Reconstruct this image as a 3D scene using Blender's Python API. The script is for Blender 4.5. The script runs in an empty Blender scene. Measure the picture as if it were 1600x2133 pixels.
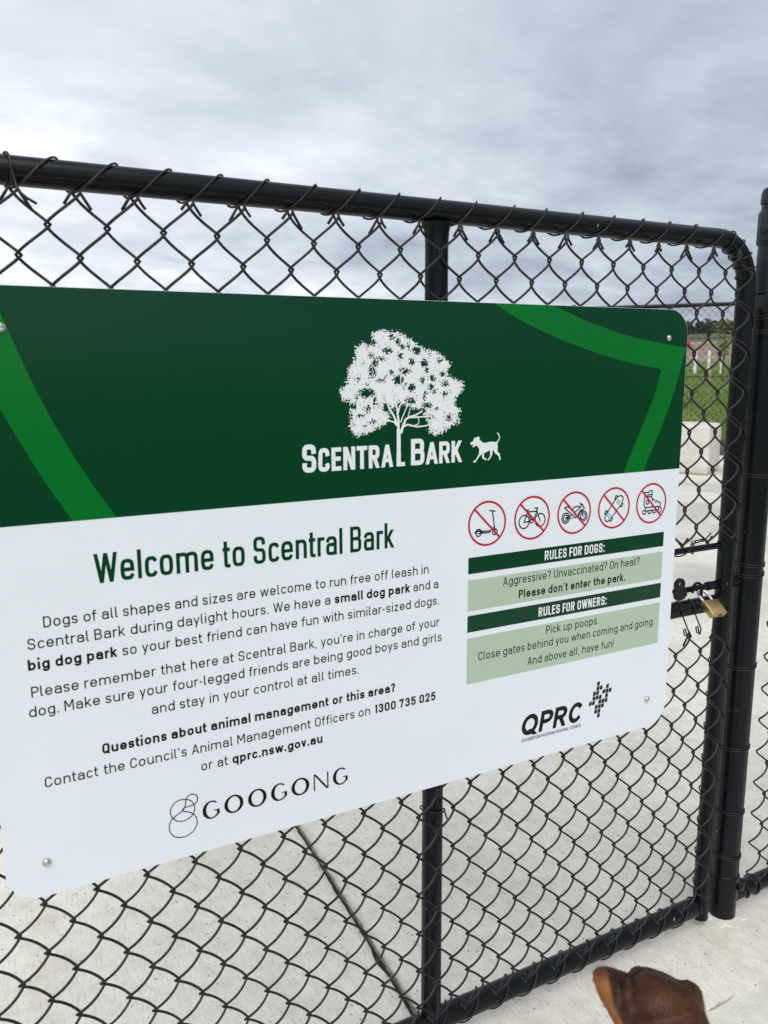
import bpy, bmesh, math, random
from mathutils import Vector, Matrix, noise
from mathutils.geometry import delaunay_2d_cdt
R_ = math.radians
scene = bpy.context.scene
COL = scene.collection
random.seed(7)

# ------------------------------------------------------------------ camera
CAM = Vector((-1.2083, -1.0943, 1.2552))
YAW, PITCH, ROLL, FPX, PW, PH = 0.4860, -0.1804, -0.0037, 1705.07, 1600.0, 2133.0
_f = Vector((math.sin(YAW) * math.cos(PITCH), math.cos(YAW) * math.cos(PITCH), math.sin(PITCH)))
_r = Vector((math.cos(YAW), -math.sin(YAW), 0.0))
_u = _r.cross(_f)
_r, _u = math.cos(ROLL) * _r + math.sin(ROLL) * _u, -math.sin(ROLL) * _r + math.cos(ROLL) * _u
cam = bpy.data.cameras.new("camera")
cam.sensor_fit = 'HORIZONTAL'
cam.sensor_width = 36.0
cam.lens = 36.0 * FPX / PW
cam.clip_start, cam.clip_end = 0.02, 5000.0
cam.dof.use_dof = True
cam.dof.focus_distance = 1.62
cam.dof.aperture_fstop = 11.0
cam_o = bpy.data.objects.new("camera", cam)
COL.objects.link(cam_o)
cam_o.matrix_world = Matrix(((_r.x, _u.x, -_f.x, CAM.x), (_r.y, _u.y, -_f.y, CAM.y),
                             (_r.z, _u.z, -_f.z, CAM.z), (0, 0, 0, 1)))
scene.camera = cam_o

# ------------------------------------------------------------------ sky, sun, exposure
SUN_EL, SUN_AZ = R_(52), R_(215)          # azimuth clockwise from +y: behind the camera
W = bpy.data.worlds.new("World")
scene.world = W
W.use_nodes = True
nt = W.node_tree
nt.nodes.clear()


def N(tree, typ, **kw):
    n = tree.nodes.new(typ)
    for k, v in kw.items():
        if k.startswith('_'):
            setattr(n, k[1:], v)
        else:
            n.inputs[k.replace('__', ' ')].default_value = v
    return n


def mathn(tree, op, a, b=None, clamp=False):
    n = tree.nodes.new('ShaderNodeMath')
    n.operation = op
    n.use_clamp = clamp
    for i, v in enumerate((a, b)):
        if v is None:
            continue
        if isinstance(v, (int, float)):
            n.inputs[i].default_value = v
        else:
            tree.links.new(v, n.inputs[i])
    return n.outputs[0]


def ramp(tree, fac, stops):
    n = tree.nodes.new('ShaderNodeValToRGB')
    els = n.color_ramp.elements
    els[0].position, els[0].color = stops[0][0], (*stops[0][1], 1)
    els[1].position, els[1].color = stops[-1][0], (*stops[-1][1], 1)
    for p, c in stops[1:-1]:
        e = els.new(p)
        e.color = (*c, 1)
    tree.links.new(fac, n.inputs[0])
    return n.outputs[0]


def mixc(tree, fac, a, b, typ='MIX'):
    n = tree.nodes.new('ShaderNodeMix')
    n.data_type = 'RGBA'
    n.blend_type = typ
    for i, v in ((0, fac), (6, a), (7, b)):
        if isinstance(v, (int, float)):
            n.inputs[i].default_value = v
        elif isinstance(v, tuple):
            n.inputs[i].default_value = (*v, 1)
        else:
            tree.links.new(v, n.inputs[i])
    return n.outputs[2]


sky = N(nt, 'ShaderNodeTexSky')
sky.sky_type = 'NISHITA'
sky.sun_disc = False
sky.sun_elevation = SUN_EL
sky.sun_rotation = SUN_AZ
sky.dust_density = 3.0
tc = N(nt, 'ShaderNodeTexCoord')
sep = N(nt, 'ShaderNodeSeparateXYZ')
nt.links.new(tc.outputs['Generated'], sep.inputs[0])
zc = mathn(nt, 'MAXIMUM', sep.outputs[2], 0.0)
zz = mathn(nt, 'ADD', zc, 0.22)
cx = mathn(nt, 'DIVIDE', sep.outputs[0], zz)
cy = mathn(nt, 'DIVIDE', sep.outputs[1], zz)
comb = N(nt, 'ShaderNodeCombineXYZ')
nt.links.new(cx, comb.inputs[0])
nt.links.new(cy, comb.inputs[1])
nz1 = N(nt, 'ShaderNodeTexNoise', Scale=1.5, Detail=7.0, Roughness=0.55, Distortion=0.6)
nt.links.new(comb.outputs[0], nz1.inputs['Vector'])
mp = N(nt, 'ShaderNodeMapping')
mp.inputs['Location'].default_value = (3.1, 1.7, 0)
mp.inputs['Rotation'].default_value = (0, 0, R_(-25))
mp.inputs['Scale'].default_value = (1.0, 1.25, 1)
nt.links.new(comb.outputs[0], mp.inputs[0])
nz2 = N(nt, 'ShaderNodeTexNoise', Scale=1.6, Detail=8.0, Roughness=0.6, Distortion=0.2)
nt.links.new(mp.outputs[0], nz2.inputs['Vector'])


def dirdot(az, el):
    v = N(nt, 'ShaderNodeVectorMath', _operation='DOT_PRODUCT')
    nt.links.new(tc.outputs['Generated'], v.inputs[0])
    v.inputs[1].default_value = (math.sin(R_(az)) * math.cos(R_(el)), math.cos(R_(az)) * math.cos(R_(el)), math.sin(R_(el)))
    return v.outputs['Value']


def lobe(az, el, p):
    return mathn(nt, 'POWER', mathn(nt, 'MAXIMUM', dirdot(az, el), 0.0), p)


low = mathn(nt, 'SUBTRACT', 1.0, mathn(nt, 'DIVIDE', zc, 0.34), clamp=True)
nz3 = N(nt, 'ShaderNodeTexNoise', Scale=4.2, Detail=7.0, Roughness=0.58, Distortion=0.6)
nt.links.new(mp.outputs[0], nz3.inputs['Vector'])
t = mathn(nt, 'MULTIPLY', mathn(nt, 'SUBTRACT', nz1.outputs[0], 0.5), 0.82)
t = mathn(nt, 'ADD', t, mathn(nt, 'MULTIPLY', mathn(nt, 'SUBTRACT', nz2.outputs[0], 0.5),
                              mathn(nt, 'ADD', 0.45, mathn(nt, 'MULTIPLY', low, 0.95))))
t = mathn(nt, 'ADD', t, mathn(nt, 'MULTIPLY', mathn(nt, 'SUBTRACT', nz3.outputs[0], 0.5),
                              mathn(nt, 'ADD', 0.22, mathn(nt, 'MULTIPLY', low, 0.55))))
t = mathn(nt, 'ADD', t, 0.60)
t = mathn(nt, 'ADD', t, mathn(nt, 'MULTIPLY', lobe(2, 8, 14.0), 0.27))
t = mathn(nt, 'ADD', t, mathn(nt, 'MULTIPLY', lobe(62, 14, 9.0), -0.30))
t = mathn(nt, 'ADD', t, mathn(nt, 'MULTIPLY', lobe(184, 9, 16.0), 0.30))
t = mathn(nt, 'ADD', t, mathn(nt, 'MULTIPLY', lobe(122, 6, 7.0), -0.75))
cloud = ramp(nt, t, [(0.0, (0.17, 0.20, 0.25)), (0.35, (0.33, 0.372, 0.435)), (0.62, (0.465, 0.51, 0.57)),
                     (0.85, (0.59, 0.63, 0.68)), (1.0, (0.74, 0.77, 0.80))])
bg_sky = N(nt, 'ShaderNodeBackground', Strength=0.1)
nt.links.new(sky.outputs[0], bg_sky.inputs[0])
bg_cloud = N(nt, 'ShaderNodeBackground', Strength=1.0)
nt.links.new(cloud, bg_cloud.inputs[0])
mixs = N(nt, 'ShaderNodeMixShader')
mixs.inputs[0].default_value = 0.93      # cloud cover
nt.links.new(bg_sky.outputs[0], mixs.inputs[1])
nt.links.new(bg_cloud.outputs[0], mixs.inputs[2])
wo = N(nt, 'ShaderNodeOutputWorld')
nt.links.new(mixs.outputs[0], wo.inputs[0])

sun = bpy.data.lights.new("sun", 'SUN')
sun.energy = 1.5
sun.angle = R_(55)
sun.color = (1.0, 0.975, 0.93)
sun_o = bpy.data.objects.new("sun", sun)
COL.objects.link(sun_o)
sd = Vector((math.sin(SUN_AZ) * math.cos(SUN_EL), math.cos(SUN_AZ) * math.cos(SUN_EL), math.sin(SUN_EL)))
sun_o.rotation_euler = sd.to_track_quat('Z', 'Y').to_euler()
sun_o.location = sd * 30
scene.view_settings.view_transform = 'Standard'
scene.view_settings.look = 'None'
scene.view_settings.exposure = 0.56
scene.view_settings.gamma = 1.0


# ------------------------------------------------------------------ helpers
def tag(o, label=None, cat=None, group=None, kind=None):
    for k, v in (('label', label), ('category', cat), ('group', group), ('kind', kind)):
        if v:
            o[k] = v
    return o


def empty(name, loc, label, cat, group=None):
    o = bpy.data.objects.new(name, None)
    COL.objects.link(o)
    o.location = loc
    o.empty_display_size = 0.05
    return tag(o, label, cat, group)


class MB:
    def __init__(s):
        s.v, s.f = [], []

    def add(s, vs, fs):
        o = len(s.v)
        s.v += [tuple(v) for v in vs]
        s.f += [tuple(i + o for i in f) for f in fs]

    def tube(s, pts, r, n=10, caps=True, closed=False):
        pts = [Vector(p) for p in pts]
        m = len(pts)
        rr = r if isinstance(r, (list, tuple)) else [r] * m
        tans = []
        for i in range(m):
            if closed:
                d = pts[(i + 1) % m] - pts[i - 1]
            else:
                d = pts[min(i + 1, m - 1)] - pts[max(i - 1, 0)]
            tans.append(d.normalized())
        ref = Vector((0, 0, 1)) if abs(tans[0].z) < 0.9 else Vector((0, 1, 0))
        nrm = tans[0].cross(ref).normalized()
        vs, fs = [], []
        for i in range(m):
            if i:
                q = tans[i - 1].rotation_difference(tans[i])
                nrm = q @ nrm
                nrm = (nrm - tans[i] * nrm.dot(tans[i])).normalized()
            b = tans[i].cross(nrm)
            for k in range(n):
                a = 2 * math.pi * k / n
                vs.append(pts[i] + (nrm * math.cos(a) + b * math.sin(a)) * rr[i])
        segs = m if closed else m - 1
        for i in range(segs):
            j = (i + 1) % m
            for k in range(n):
                k2 = (k + 1) % n
                fs.append((i * n + k, i * n + k2, j * n + k2, j * n + k))
        if caps and not closed:
            fs.append(tuple(range(n - 1, -1, -1)))
            fs.append(tuple((m - 1) * n + k for k in range(n)))
        s.add(vs, fs)

    def lathe(s, prof, origin=(0, 0, 0), axis='Z', n=24):
        vs, fs = [], []
        o = Vector(origin)
        for (r, h) in prof:
            for k in range(n):
                a = 2 * math.pi * k / n
                p = (r * math.cos(a), r * math.sin(a), h)
                if axis == 'X':
                    p = (p[2], p[0], p[1])
                elif axis == 'Y':
                    p = (p[1], p[2], p[0])
                vs.append(o + Vector(p))
        for i in range(len(prof) - 1):
            for k in range(n):
                k2 = (k + 1) % n
                fs.append((i * n + k, i * n + k2, (i + 1) * n + k2, (i + 1) * n + k))
        fs.append(tuple(range(n - 1, -1, -1)))
        fs.append(tuple((len(prof) - 1) * n + k for k in range(n)))
        s.add(vs, fs)

    def box(s, c, h, M=None, bev=0.0):
        bm = bmesh.new()
        bmesh.ops.create_cube(bm, size=2.0)
        for v in bm.verts:
            v.co = Vector((v.co.x * h[0], v.co.y * h[1], v.co.z * h[2]))
        if bev:
            bmesh.ops.bevel(bm, geom=bm.edges[:] + bm.verts[:], offset=bev, segments=3, affect='EDGES', profile=0.5)
        s.bm(bm, c, M)

    def bm(s, bm, c=(0, 0, 0), M=None):
        bm.verts.index_update()
        vs = [((M @ v.co) if M else v.co) + Vector(c) for v in bm.verts]
        fs = [tuple(v.index for v in f.verts) for f in bm.faces]
        s.add(vs, fs)
        bm.free()

    def build(s, name, mat, parent=None, smooth=True, loc=None):
        me = bpy.data.meshes.new(name)
        off = Vector((0, 0, 0))
        if parent is not None:
            off = Vector(parent.location)
            p = parent.parent
            while p is not None:
                off += Vector(p.location)
                p = p.parent
        if loc is not None:
            off = off + Vector(loc) if parent is None else off
        me.from_pydata([tuple(Vector(v) - off) for v in s.v], [], s.f)
        me.update()
        bm = bmesh.new()
        bm.from_mesh(me)
        bmesh.ops.recalc_face_normals(bm, faces=bm.faces)
        bm.to_mesh(me)
        bm.free()
        if smooth:
            me.polygons.foreach_set('use_smooth', [True] * len(me.polygons))
            try:
                if mat is M_wire:
                    raise ValueError
                me.set_sharp_from_angle(angle=R_(38))
            except Exception:
                pass
        o = bpy.data.objects.new(name, me)
        COL.objects.link(o)
        if mat:
            me.materials.append(mat)
        if parent is not None:
            o.parent = parent
        elif loc is not None:
            o.location = loc
        return o


# ------------------------------------------------------------------ materials
def pmat(name, base, rough=0.5, metal=0.0, spec=0.5, coat=0.0):
    m = bpy.data.materials.new(name)
    m.use_nodes = True
    t = m.node_tree
    b = t.nodes['Principled BSDF']
    b.inputs['Base Color'].default_value = (*base, 1)
    b.inputs['Roughness'].default_value = rough
    b.inputs['Metallic'].default_value = metal
    b.inputs['Specular IOR Level'].default_value = spec
    b.inputs['Coat Weight'].default_value = coat
    return m, t, b


def coords(t, scale=(1, 1, 1), kind='Object'):
    c = t.nodes.new('ShaderNodeTexCoord')
    mp = t.nodes.new('ShaderNodeMapping')
    mp.inputs['Scale'].default_value = scale
    t.links.new(c.outputs[kind], mp.inputs[0])
    return mp.outputs[0]


def nz(t, vec, scale, detail=4.0, rough=0.55):
    n = t.nodes.new('ShaderNodeTexNoise')
    n.inputs['Scale'].default_value = scale
    n.inputs['Detail'].default_value = detail
    n.inputs['Roughness'].default_value = rough
    t.links.new(vec, n.inputs['Vector'])
    return n.outputs[0]


def bump(t, b, h, strength=0.3, dist=0.001):
    n = t.nodes.new('ShaderNodeBump')
    n.inputs['Strength'].default_value = strength
    n.inputs['Distance'].default_value = dist
    t.links.new(h, n.inputs['Height'])
    t.links.new(n.outputs[0], b.inputs['Normal'])


def film(name, base, rough):
    m, t, b = pmat(name, base, rough, spec=0.21)
    v = coords(t)
    hb = mathn(t, 'ADD', mathn(t, 'MULTIPLY', nz(t, v, 420, 2.0), 0.25), mathn(t, 'MULTIPLY', nz(t, v, 3.5, 2.0), 4.0))
    bump(t, b, hb, 0.35, 0.0008)
    t.links.new(mixc(t, nz(t, v, 5, 3), tuple(c * 0.96 for c in base), tuple(c * 1.03 for c in base)), b.inputs['Base Color'])
    return m


M_white = film('sign_white', (0.77, 0.815, 0.87), 0.24)
M_dkgreen = film('sign_dark_green', (0.0004, 0.0455, 0.0165), 0.13)
M_ltgreen = film('sign_light_green', (0.0006, 0.148, 0.021), 0.13)
M_sage = film('sign_sage', (0.435, 0.54, 0.42), 0.26)
M_ink = film('sign_black_ink', (0.004, 0.005, 0.007), 0.35)
M_red = film('sign_red', (0.50, 0.010, 0.040), 0.28)
M_print_white = film('sign_print_white', (0.78, 0.80, 0.83), 0.26)
M_edge = pmat('sign_aluminium', (0.55, 0.57, 0.6), 0.4, 0.9)[0]

M_pipe, t, b = pmat('black_powder_coat', (0.010, 0.012, 0.014), 0.2, spec=0.22)
v = coords(t)
bump(t, b, nz(t, v, 260, 3.0), 0.14, 0.0006)
dust = nz(t, v, 9, 6, 0.65)
chip = mathn(t, 'MULTIPLY', ramp(t, nz(t, coords(t, (1, 1, 0.45)), 95, 2), [(0.755, (0, 0, 0)), (0.775, (1, 1, 1))]), 0.75)
pc = (ramp(t, dust, [(0.0, (0.003, 0.004, 0.006)), (0.6, (0.005, 0.0065, 0.009)), (1.0, (0.018, 0.019, 0.020))]))
t.links.new(mixc(t, chip, pc, (0.30, 0.31, 0.32)), b.inputs['Base Color'])
t.links.new(ramp(t, nz(t, v, 22, 5), [(0.2, (0.17,) * 3), (0.85, (0.36,) * 3)]), b.inputs['Roughness'])
M_wire, t, b = pmat('black_pvc_wire', (0.012, 0.012, 0.012), 0.42, spec=0.3)
v = coords(t)
t.links.new(ramp(t, nz(t, v, 14, 5, 0.6), [(0.25, (0.008, 0.0085, 0.009)), (0.8, (0.027, 0.026, 0.024))]), b.inputs['Base Color'])
M_plastic, t, b = pmat('black_plastic', (0.014, 0.018, 0.022), 0.4, spec=0.35)
bump(t, b, nz(t, coords(t), 700, 2.0), 0.2, 0.0004)
M_steel, t, b = pmat('stainless_steel', (0.62, 0.62, 0.62), 0.22, 1.0)
M_chrome = pmat('shackle_steel', (0.80, 0.80, 0.80), 0.16, 1.0)[0]
M_brass, t, b = pmat('brass', (0.62, 0.43, 0.19), 0.36, 1.0)
v = coords(t, (1, 1, 14))
t.links.new(ramp(t, nz(t, v, 120, 4), [(0.2, (0.50, 0.34, 0.15)), (0.8, (0.70, 0.50, 0.24))]), b.inputs['Base Color'])
bump(t, b, nz(t, v, 300, 3), 0.12, 0.0004)
M_brassdark = pmat('brass_engraving', (0.16, 0.10, 0.04), 0.5, 0.8)[0]


def concrete(name, tint=1.0, streak=1.0):
    m, t, b = pmat(name, (0.5, 0.5, 0.47), 0.82)
    v = coords(t)
    vs = coords(t, (1.0, 0.16, 1.0))
    big = ramp(t, nz(t, v, 1.7, 6, 0.6), [(0.25, tuple(tint * c for c in (0.60, 0.565, 0.485))), (0.52, tuple(tint * c for c in (0.725, 0.69, 0.61))),
                                          (0.8, tuple(tint * c for c in (0.80, 0.77, 0.695)))])
    st = nz(t, vs, 170, 5, 0.7)
    c1 = mixc(t, 0.62 * streak, big, ramp(t, st, [(0.30, (0.58, 0.58, 0.57)), (0.47, (1.0, 1.0, 1.0)), (0.65, (1.05, 1.05, 1.04))]), 'MULTIPLY')
    fine = nz(t, v, 260, 3, 0.7)
    c2 = mixc(t, 0.62, c1, ramp(t, fine, [(0.30, (0.68, 0.68, 0.66)), (0.56, (1.06, 1.06, 1.05))]), 'MULTIPLY')
    blotch = nz(t, v, 7.5, 5, 0.62)
    c2 = mixc(t, ramp(t, blotch, [(0.52, (0, 0, 0)), (0.72, (0.55,) * 3)]), c2, tuple(tint * c for c in (0.57, 0.52, 0.41)))
    vor = t.nodes.new('ShaderNodeTexVoronoi')
    vor.inputs['Scale'].default_value = 62
    t.links.new(v, vor.inputs['Vector'])
    sp = ramp(t, vor.outputs['Distance'], [(0.0, (1, 1, 1)), (0.10, (1, 1, 1)), (0.2, (0, 0, 0))])
    pick = ramp(t, nz(t, v, 21, 2), [(0.50, (0, 0, 0)), (0.60, (0.8, 0.8, 0.8))])
    sp = mixc(t, 1.0, sp, pick, 'MULTIPLY')
    c3 = mixc(t, sp, c2, (0.16, 0.15, 0.125))
    # a few dry rusty/brown drops
    stain = ramp(t, nz(t, v, 3.3, 7, 0.7), [(0.66, (0, 0, 0)), (0.78, (0.5,) * 3)])
    c4 = mixc(t, stain, c3, (0.36, 0.29, 0.19))
    mid = nz(t, v, 26, 5, 0.65)
    c4 = mixc(t, 0.7, c4, ramp(t, mid, [(0.3, (0.84, 0.835, 0.82)), (0.62, (1.05, 1.05, 1.05))]), 'MULTIPLY')
    # dirt washed along the joint in front of the hinge side, and soft darker patches further off
    g_ = t.nodes.new('ShaderNodeSeparateXYZ')
    gp = t.nodes.new('ShaderNodeNewGeometry')
    t.links.new(gp.outputs['Position'], g_.inputs[0])
    off = mathn(t, 'ABSOLUTE', mathn(t, 'SUBTRACT', mathn(t, 'ADD', g_.outputs[0], 0.5115), mathn(t, 'MULTIPLY', g_.outputs[1], 0.0627)))
    off = mathn(t, 'ADD', off, mathn(t, 'MULTIPLY', mathn(t, 'SUBTRACT', nz(t, v, 38, 5, 0.7), 0.5), 0.034))
    c4 = mixc(t, ramp(t, off, [(0.004, (0.75,) * 3), (0.009, (0.28,) * 3), (0.022, (0, 0, 0))]), c4, (0.20, 0.155, 0.105))
    far_dark = mathn(t, 'MULTIPLY', ramp(t, nz(t, v, 0.85, 4, 0.5), [(0.47, (0, 0, 0)), (0.56, (1, 1, 1))]),
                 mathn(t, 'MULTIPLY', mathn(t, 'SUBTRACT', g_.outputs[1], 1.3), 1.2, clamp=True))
    c4 = mixc(t, mathn(t, 'MULTIPLY', far_dark, 0.62), c4, (0.36, 0.345, 0.31))
    t.links.new(c4, b.inputs['Base Color'])
    hh = mathn(t, 'ADD', mathn(t, 'MULTIPLY', st, 0.8 * streak), mathn(t, 'MULTIPLY', fine, 0.7))
    bump(t, b, hh, 0.5, 0.0016)
    return m


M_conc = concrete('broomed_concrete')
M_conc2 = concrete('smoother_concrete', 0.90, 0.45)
M_block, t, b = pmat('cast_block', (0.5, 0.48, 0.43), 0.9)
v = coords(t)
t.links.new(ramp(t, nz(t, v, 6, 6, 0.62), [(0.2, (0.47, 0.44, 0.385)), (0.6, (0.64, 0.61, 0.55)), (0.9, (0.73, 0.705, 0.65))]), b.inputs['Base Color'])
bump(t, b, nz(t, v, 60, 5), 0.5, 0.006)
M_dirt, t, b = pmat('joint_dirt', (0.10, 0.075, 0.05), 0.95)
v = coords(t)
t.links.new(ramp(t, nz(t, v, 60, 5, 0.7), [(0.3, (0.016, 0.013, 0.010)), (0.7, (0.085, 0.066, 0.046))]), b.inputs['Base Color'])
bump(t, b, nz(t, v, 240, 4), 0.8, 0.003)


# ------------------------------------------------------------------ ground, terrain
def prof(tab, x):
    for (a, ya), (b_, yb) in zip(tab, tab[1:]):
        if x <= b_:
            k = max(0.0, (x - a) / (b_ - a))
            return ya + (yb - ya) * (k * k * (3 - 2 * k) * 0.5 + k * 0.5)
    return tab[-1][1]


HT = [(0, -0.05), (11.2, -0.05), (12.6, 0.02), (20, 0.42), (30, 0.86), (45, 1.0), (70, 1.5), (120, 3.75), (180, 5.7), (250, 8.7), (420, 17), (900, 22)]
M_ground, t, b = pmat('ground_cover', (0.1, 0.1, 0.05), 0.95)
geo = t.nodes.new('ShaderNodeNewGeometry')
sub = t.nodes.new('ShaderNodeVectorMath')
sub.operation = 'SUBTRACT'
sub.inputs[1].default_value = (CAM.x, CAM.y, 0)
t.links.new(geo.outputs['Position'], sub.inputs[0])
flat = t.nodes.new('ShaderNodeVectorMath')
flat.operation = 'MULTIPLY'
flat.inputs[1].default_value = (1, 1, 0)
t.links.new(sub.outputs[0], flat.inputs[0])
ln = t.nodes.new('ShaderNodeVectorMath')
ln.operation = 'LENGTH'
t.links.new(flat.outputs[0], ln.inputs[0])
v = coords(t)
wob = mathn(t, 'MULTIPLY', mathn(t, 'SUBTRACT', nz(t, v, 0.06, 5), 0.5), 26.0)
dist = mathn(t, 'ADD', ln.outputs['Value'], wob)
g = ramp(t, nz(t, v, 1.3, 8, 0.7), [(0.25, (0.05, 0.085, 0.010)), (0.55, (0.115, 0.185, 0.020)), (0.85, (0.18, 0.24, 0.04))])
g = mixc(t, ramp(t, nz(t, v, 0.5, 5), [(0.45, (0, 0, 0)), (0.75, (0.6,) * 3)]), g, (0.16, 0.14, 0.065))
dr = ramp(t, nz(t, v, 0.22, 7, 0.65), [(0.25, (0.17, 0.125, 0.09)), (0.6, (0.30, 0.225, 0.165)), (0.85, (0.42, 0.345, 0.265))])
sc = ramp(t, nz(t, v, 0.16, 7, 0.7), [(0.3, (0.055, 0.065, 0.04)), (0.6, (0.12, 0.12, 0.07)), (0.85, (0.22, 0.19, 0.12))])
d1 = ramp(t, mathn(t, 'DIVIDE', dist, 400.0), [(0.12, (0, 0, 0)), (0.17, (1, 1, 1))])
d2 = ramp(t, mathn(t, 'DIVIDE', dist, 400.0), [(0.38, (0, 0, 0)), (0.42, (1, 1, 1))])
d3 = ramp(t, mathn(t, 'DIVIDE', ln.outputs['Value'], 400.0), [(0.335, (0, 0, 0)), (0.345, (1, 1, 1)), (0.375, (1, 1, 1)), (0.39, (0, 0, 0))])
cc = mixc(t, d1, g, dr)
cc = mixc(t, d2, cc, sc)
cc = mixc(t, d3, cc, (0.46, 0.41, 0.31))
t.links.new(cc, b.inputs['Base Color'])
bump(t, b, nz(t, v, 9, 6), 0.7, 0.03)

mb = MB()
rings = [0.0, 2, 5, 8, 10, 11.2, 11.8, 12.6, 14, 16, 18, 20, 23, 26, 30, 34, 38, 42, 46, 52, 60, 70, 85, 100, 120, 140, 160, 180, 210, 250, 300, 360, 420, 600, 900]
NA = 144
vs, fs = [], []
for i, rr in enumerate(rings):
    for k in range(NA):
        a = 2 * math.pi * k / NA
        dirn = Vector((math.sin(a), math.cos(a)))
        az = math.degrees(a)
        az = az if az < 180 else az - 360
        front = max(0.0, min(1.0, (125 - abs(az - 30)) / 50))
        h = prof(HT, rr)
        z = -0.05 + (h + 0.05) * front
        if rr > 12.5:
            z += noise.noise(Vector((dirn.x * rr * 0.05, dirn.y * rr * 0.05, 0.3))) * min(1.2, (rr - 12.5) * 0.008)
        vs.append((CAM.x + dirn.x * rr, CAM.y + dirn.y * rr, z))
    if i:
        for k in range(NA):
            k2 = (k + 1) % NA
            fs.append(((i - 1) * NA + k, (i - 1) * NA + k2, i * NA + k2, i * NA + k))
mb.add(vs, fs)
o = mb.build('ground', M_ground)
tag(o, kind='structure')


def terrain_z(D):
    return prof(HT, D)


def at_az(az, D, z=0.0):
    a = R_(az)
    return Vector((CAM.x + math.sin(a) * D, CAM.y + math.cos(a) * D, z))


# slabs of paving: three pours parted by joints with ragged edges
def ragged(p, q, amp, seed, step=0.012, lo=None):
    p, q = Vector(p), Vector(q)
    n = max(2, int((q - p).length / step))
    d = (q - p).normalized()
    nn = Vector((-d.y, d.x))
    out = []
    for i in range(n + 1):
        s_ = i / n
        w = p + (q - p) * s_
        k = noise.noise(Vector((w.x * 23 + seed, w.y * 23, seed))) * 0.6 + noise.noise(Vector((w.x * 95, w.y * 95 + seed, seed * 2))) * 0.55
        chip = max(0.0, noise.noise(Vector((w.x * 11, w.y * 11 + seed * 3, 4.0))) - 0.32) * 2.2
        out.append(w + nn * (k * amp + chip * amp * 1.6))
    return out


def slab(loop, mat, name, z=0.0, th=0.03):
    mb = MB()
    n = len(loop)
    top = [(p.x, p.y, z) for p in loop]
    inn = []
    mb.add(top + [(p.x, p.y, z - th) for p in loop], [tuple(range(n))] + [(i, (i + 1) % n, n + (i + 1) % n, n + i) for i in range(n)])
    return mb.build(name, mat, smooth=False)


far_dir = Vector((math.sin(R_(49)), math.cos(R_(49))))
far_per = Vector((far_dir.y, -far_dir.x))
Cxy = Vector((CAM.x, CAM.y))
FA = Cxy + far_dir * 12.0 - far_per * 16
FB = Cxy + far_dir * 12.0 + far_per * 9
JX, JY = -0.481, -0.1455


def jx(y):   # the joint drifts slightly
    return -0.5105 + 0.0627 * y


eA = ragged((jx(JY) - 0.0075, JY), (jx(2.4) - 0.0075, 2.4), 0.0050, 1.3)
eB = ragged((jx(JY) + 0.0055, JY), (jx(2.4) + 0.0055, 2.4), 0.0050, 5.1)
hA = ragged((-3.0, JY), (jx(JY) - 0.0085, JY), 0.0028, 2.2)
hB = ragged((jx(JY) + 0.0065, JY), (3.2, JY + 0.012), 0.0060, 8.7, 0.008)
hC = ragged((-3.0, JY - 0.0065), (3.2, JY + 0.006), 0.003, 3.4, 0.008)
V2 = lambda x, y: Vector((x, y))
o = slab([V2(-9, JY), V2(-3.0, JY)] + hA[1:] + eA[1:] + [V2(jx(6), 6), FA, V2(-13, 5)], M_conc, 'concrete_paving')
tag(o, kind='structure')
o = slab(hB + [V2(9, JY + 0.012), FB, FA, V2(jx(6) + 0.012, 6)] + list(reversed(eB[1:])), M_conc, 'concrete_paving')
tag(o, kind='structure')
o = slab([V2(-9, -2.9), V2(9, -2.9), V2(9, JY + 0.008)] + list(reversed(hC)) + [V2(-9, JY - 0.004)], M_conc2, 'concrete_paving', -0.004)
tag(o, kind='structure')
mb = MB()
mb.add([(-9, -3, -0.014), (9, -3, -0.014), (9, 6, -0.014), (-9, 6, -0.014)], [(0, 1, 2, 3)])
tag(mb.build('soil', M_dirt, smooth=False), kind='structure')

# ragged dirt that has washed over the joint edges
M_mulch, t, b = pmat('bark_mulch', (0.12, 0.075, 0.045), 0.95)
v = coords(t)
t.links.new(ramp(t, nz(t, v, 14, 6, 0.7), [(0.3, (0.03, 0.02, 0.014)), (0.6, (0.15, 0.09, 0.055)), (0.85, (0.30, 0.20, 0.13))]), b.inputs['Base Color'])
bump(t, b, nz(t, v, 30, 5), 1.0, 0.03)
mb = MB()
pts = [Cxy + far_dir * 12.03 - far_per * 6, Cxy + far_dir * 12.03 + far_per * 9, Cxy + far_dir * 12.75 + far_per * 9, Cxy + far_dir * 12.75 - far_per * 6]
mb.add([(p.x, p.y, 0.075) for p in pts], [(0, 1, 2, 3)])
tag(mb.build('mulch_bed', M_mulch, smooth=False), kind='structure')
M_kerb = pmat('dark_kerb', (0.06, 0.06, 0.062), 0.8)[0]
mb = MB()
c = Cxy + far_dir * 12.0 + far_per * 1.5
Mrot = Matrix(((far_per.x, far_dir.x, 0), (far_per.y, far_dir.y, 0), (0, 0, 1)))
mb.box((c.x, c.y, 0.045), (7.5, 0.05, 0.055), Mrot, 0.01)
tag(mb.build('kerb', M_kerb), kind='structure')

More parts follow.
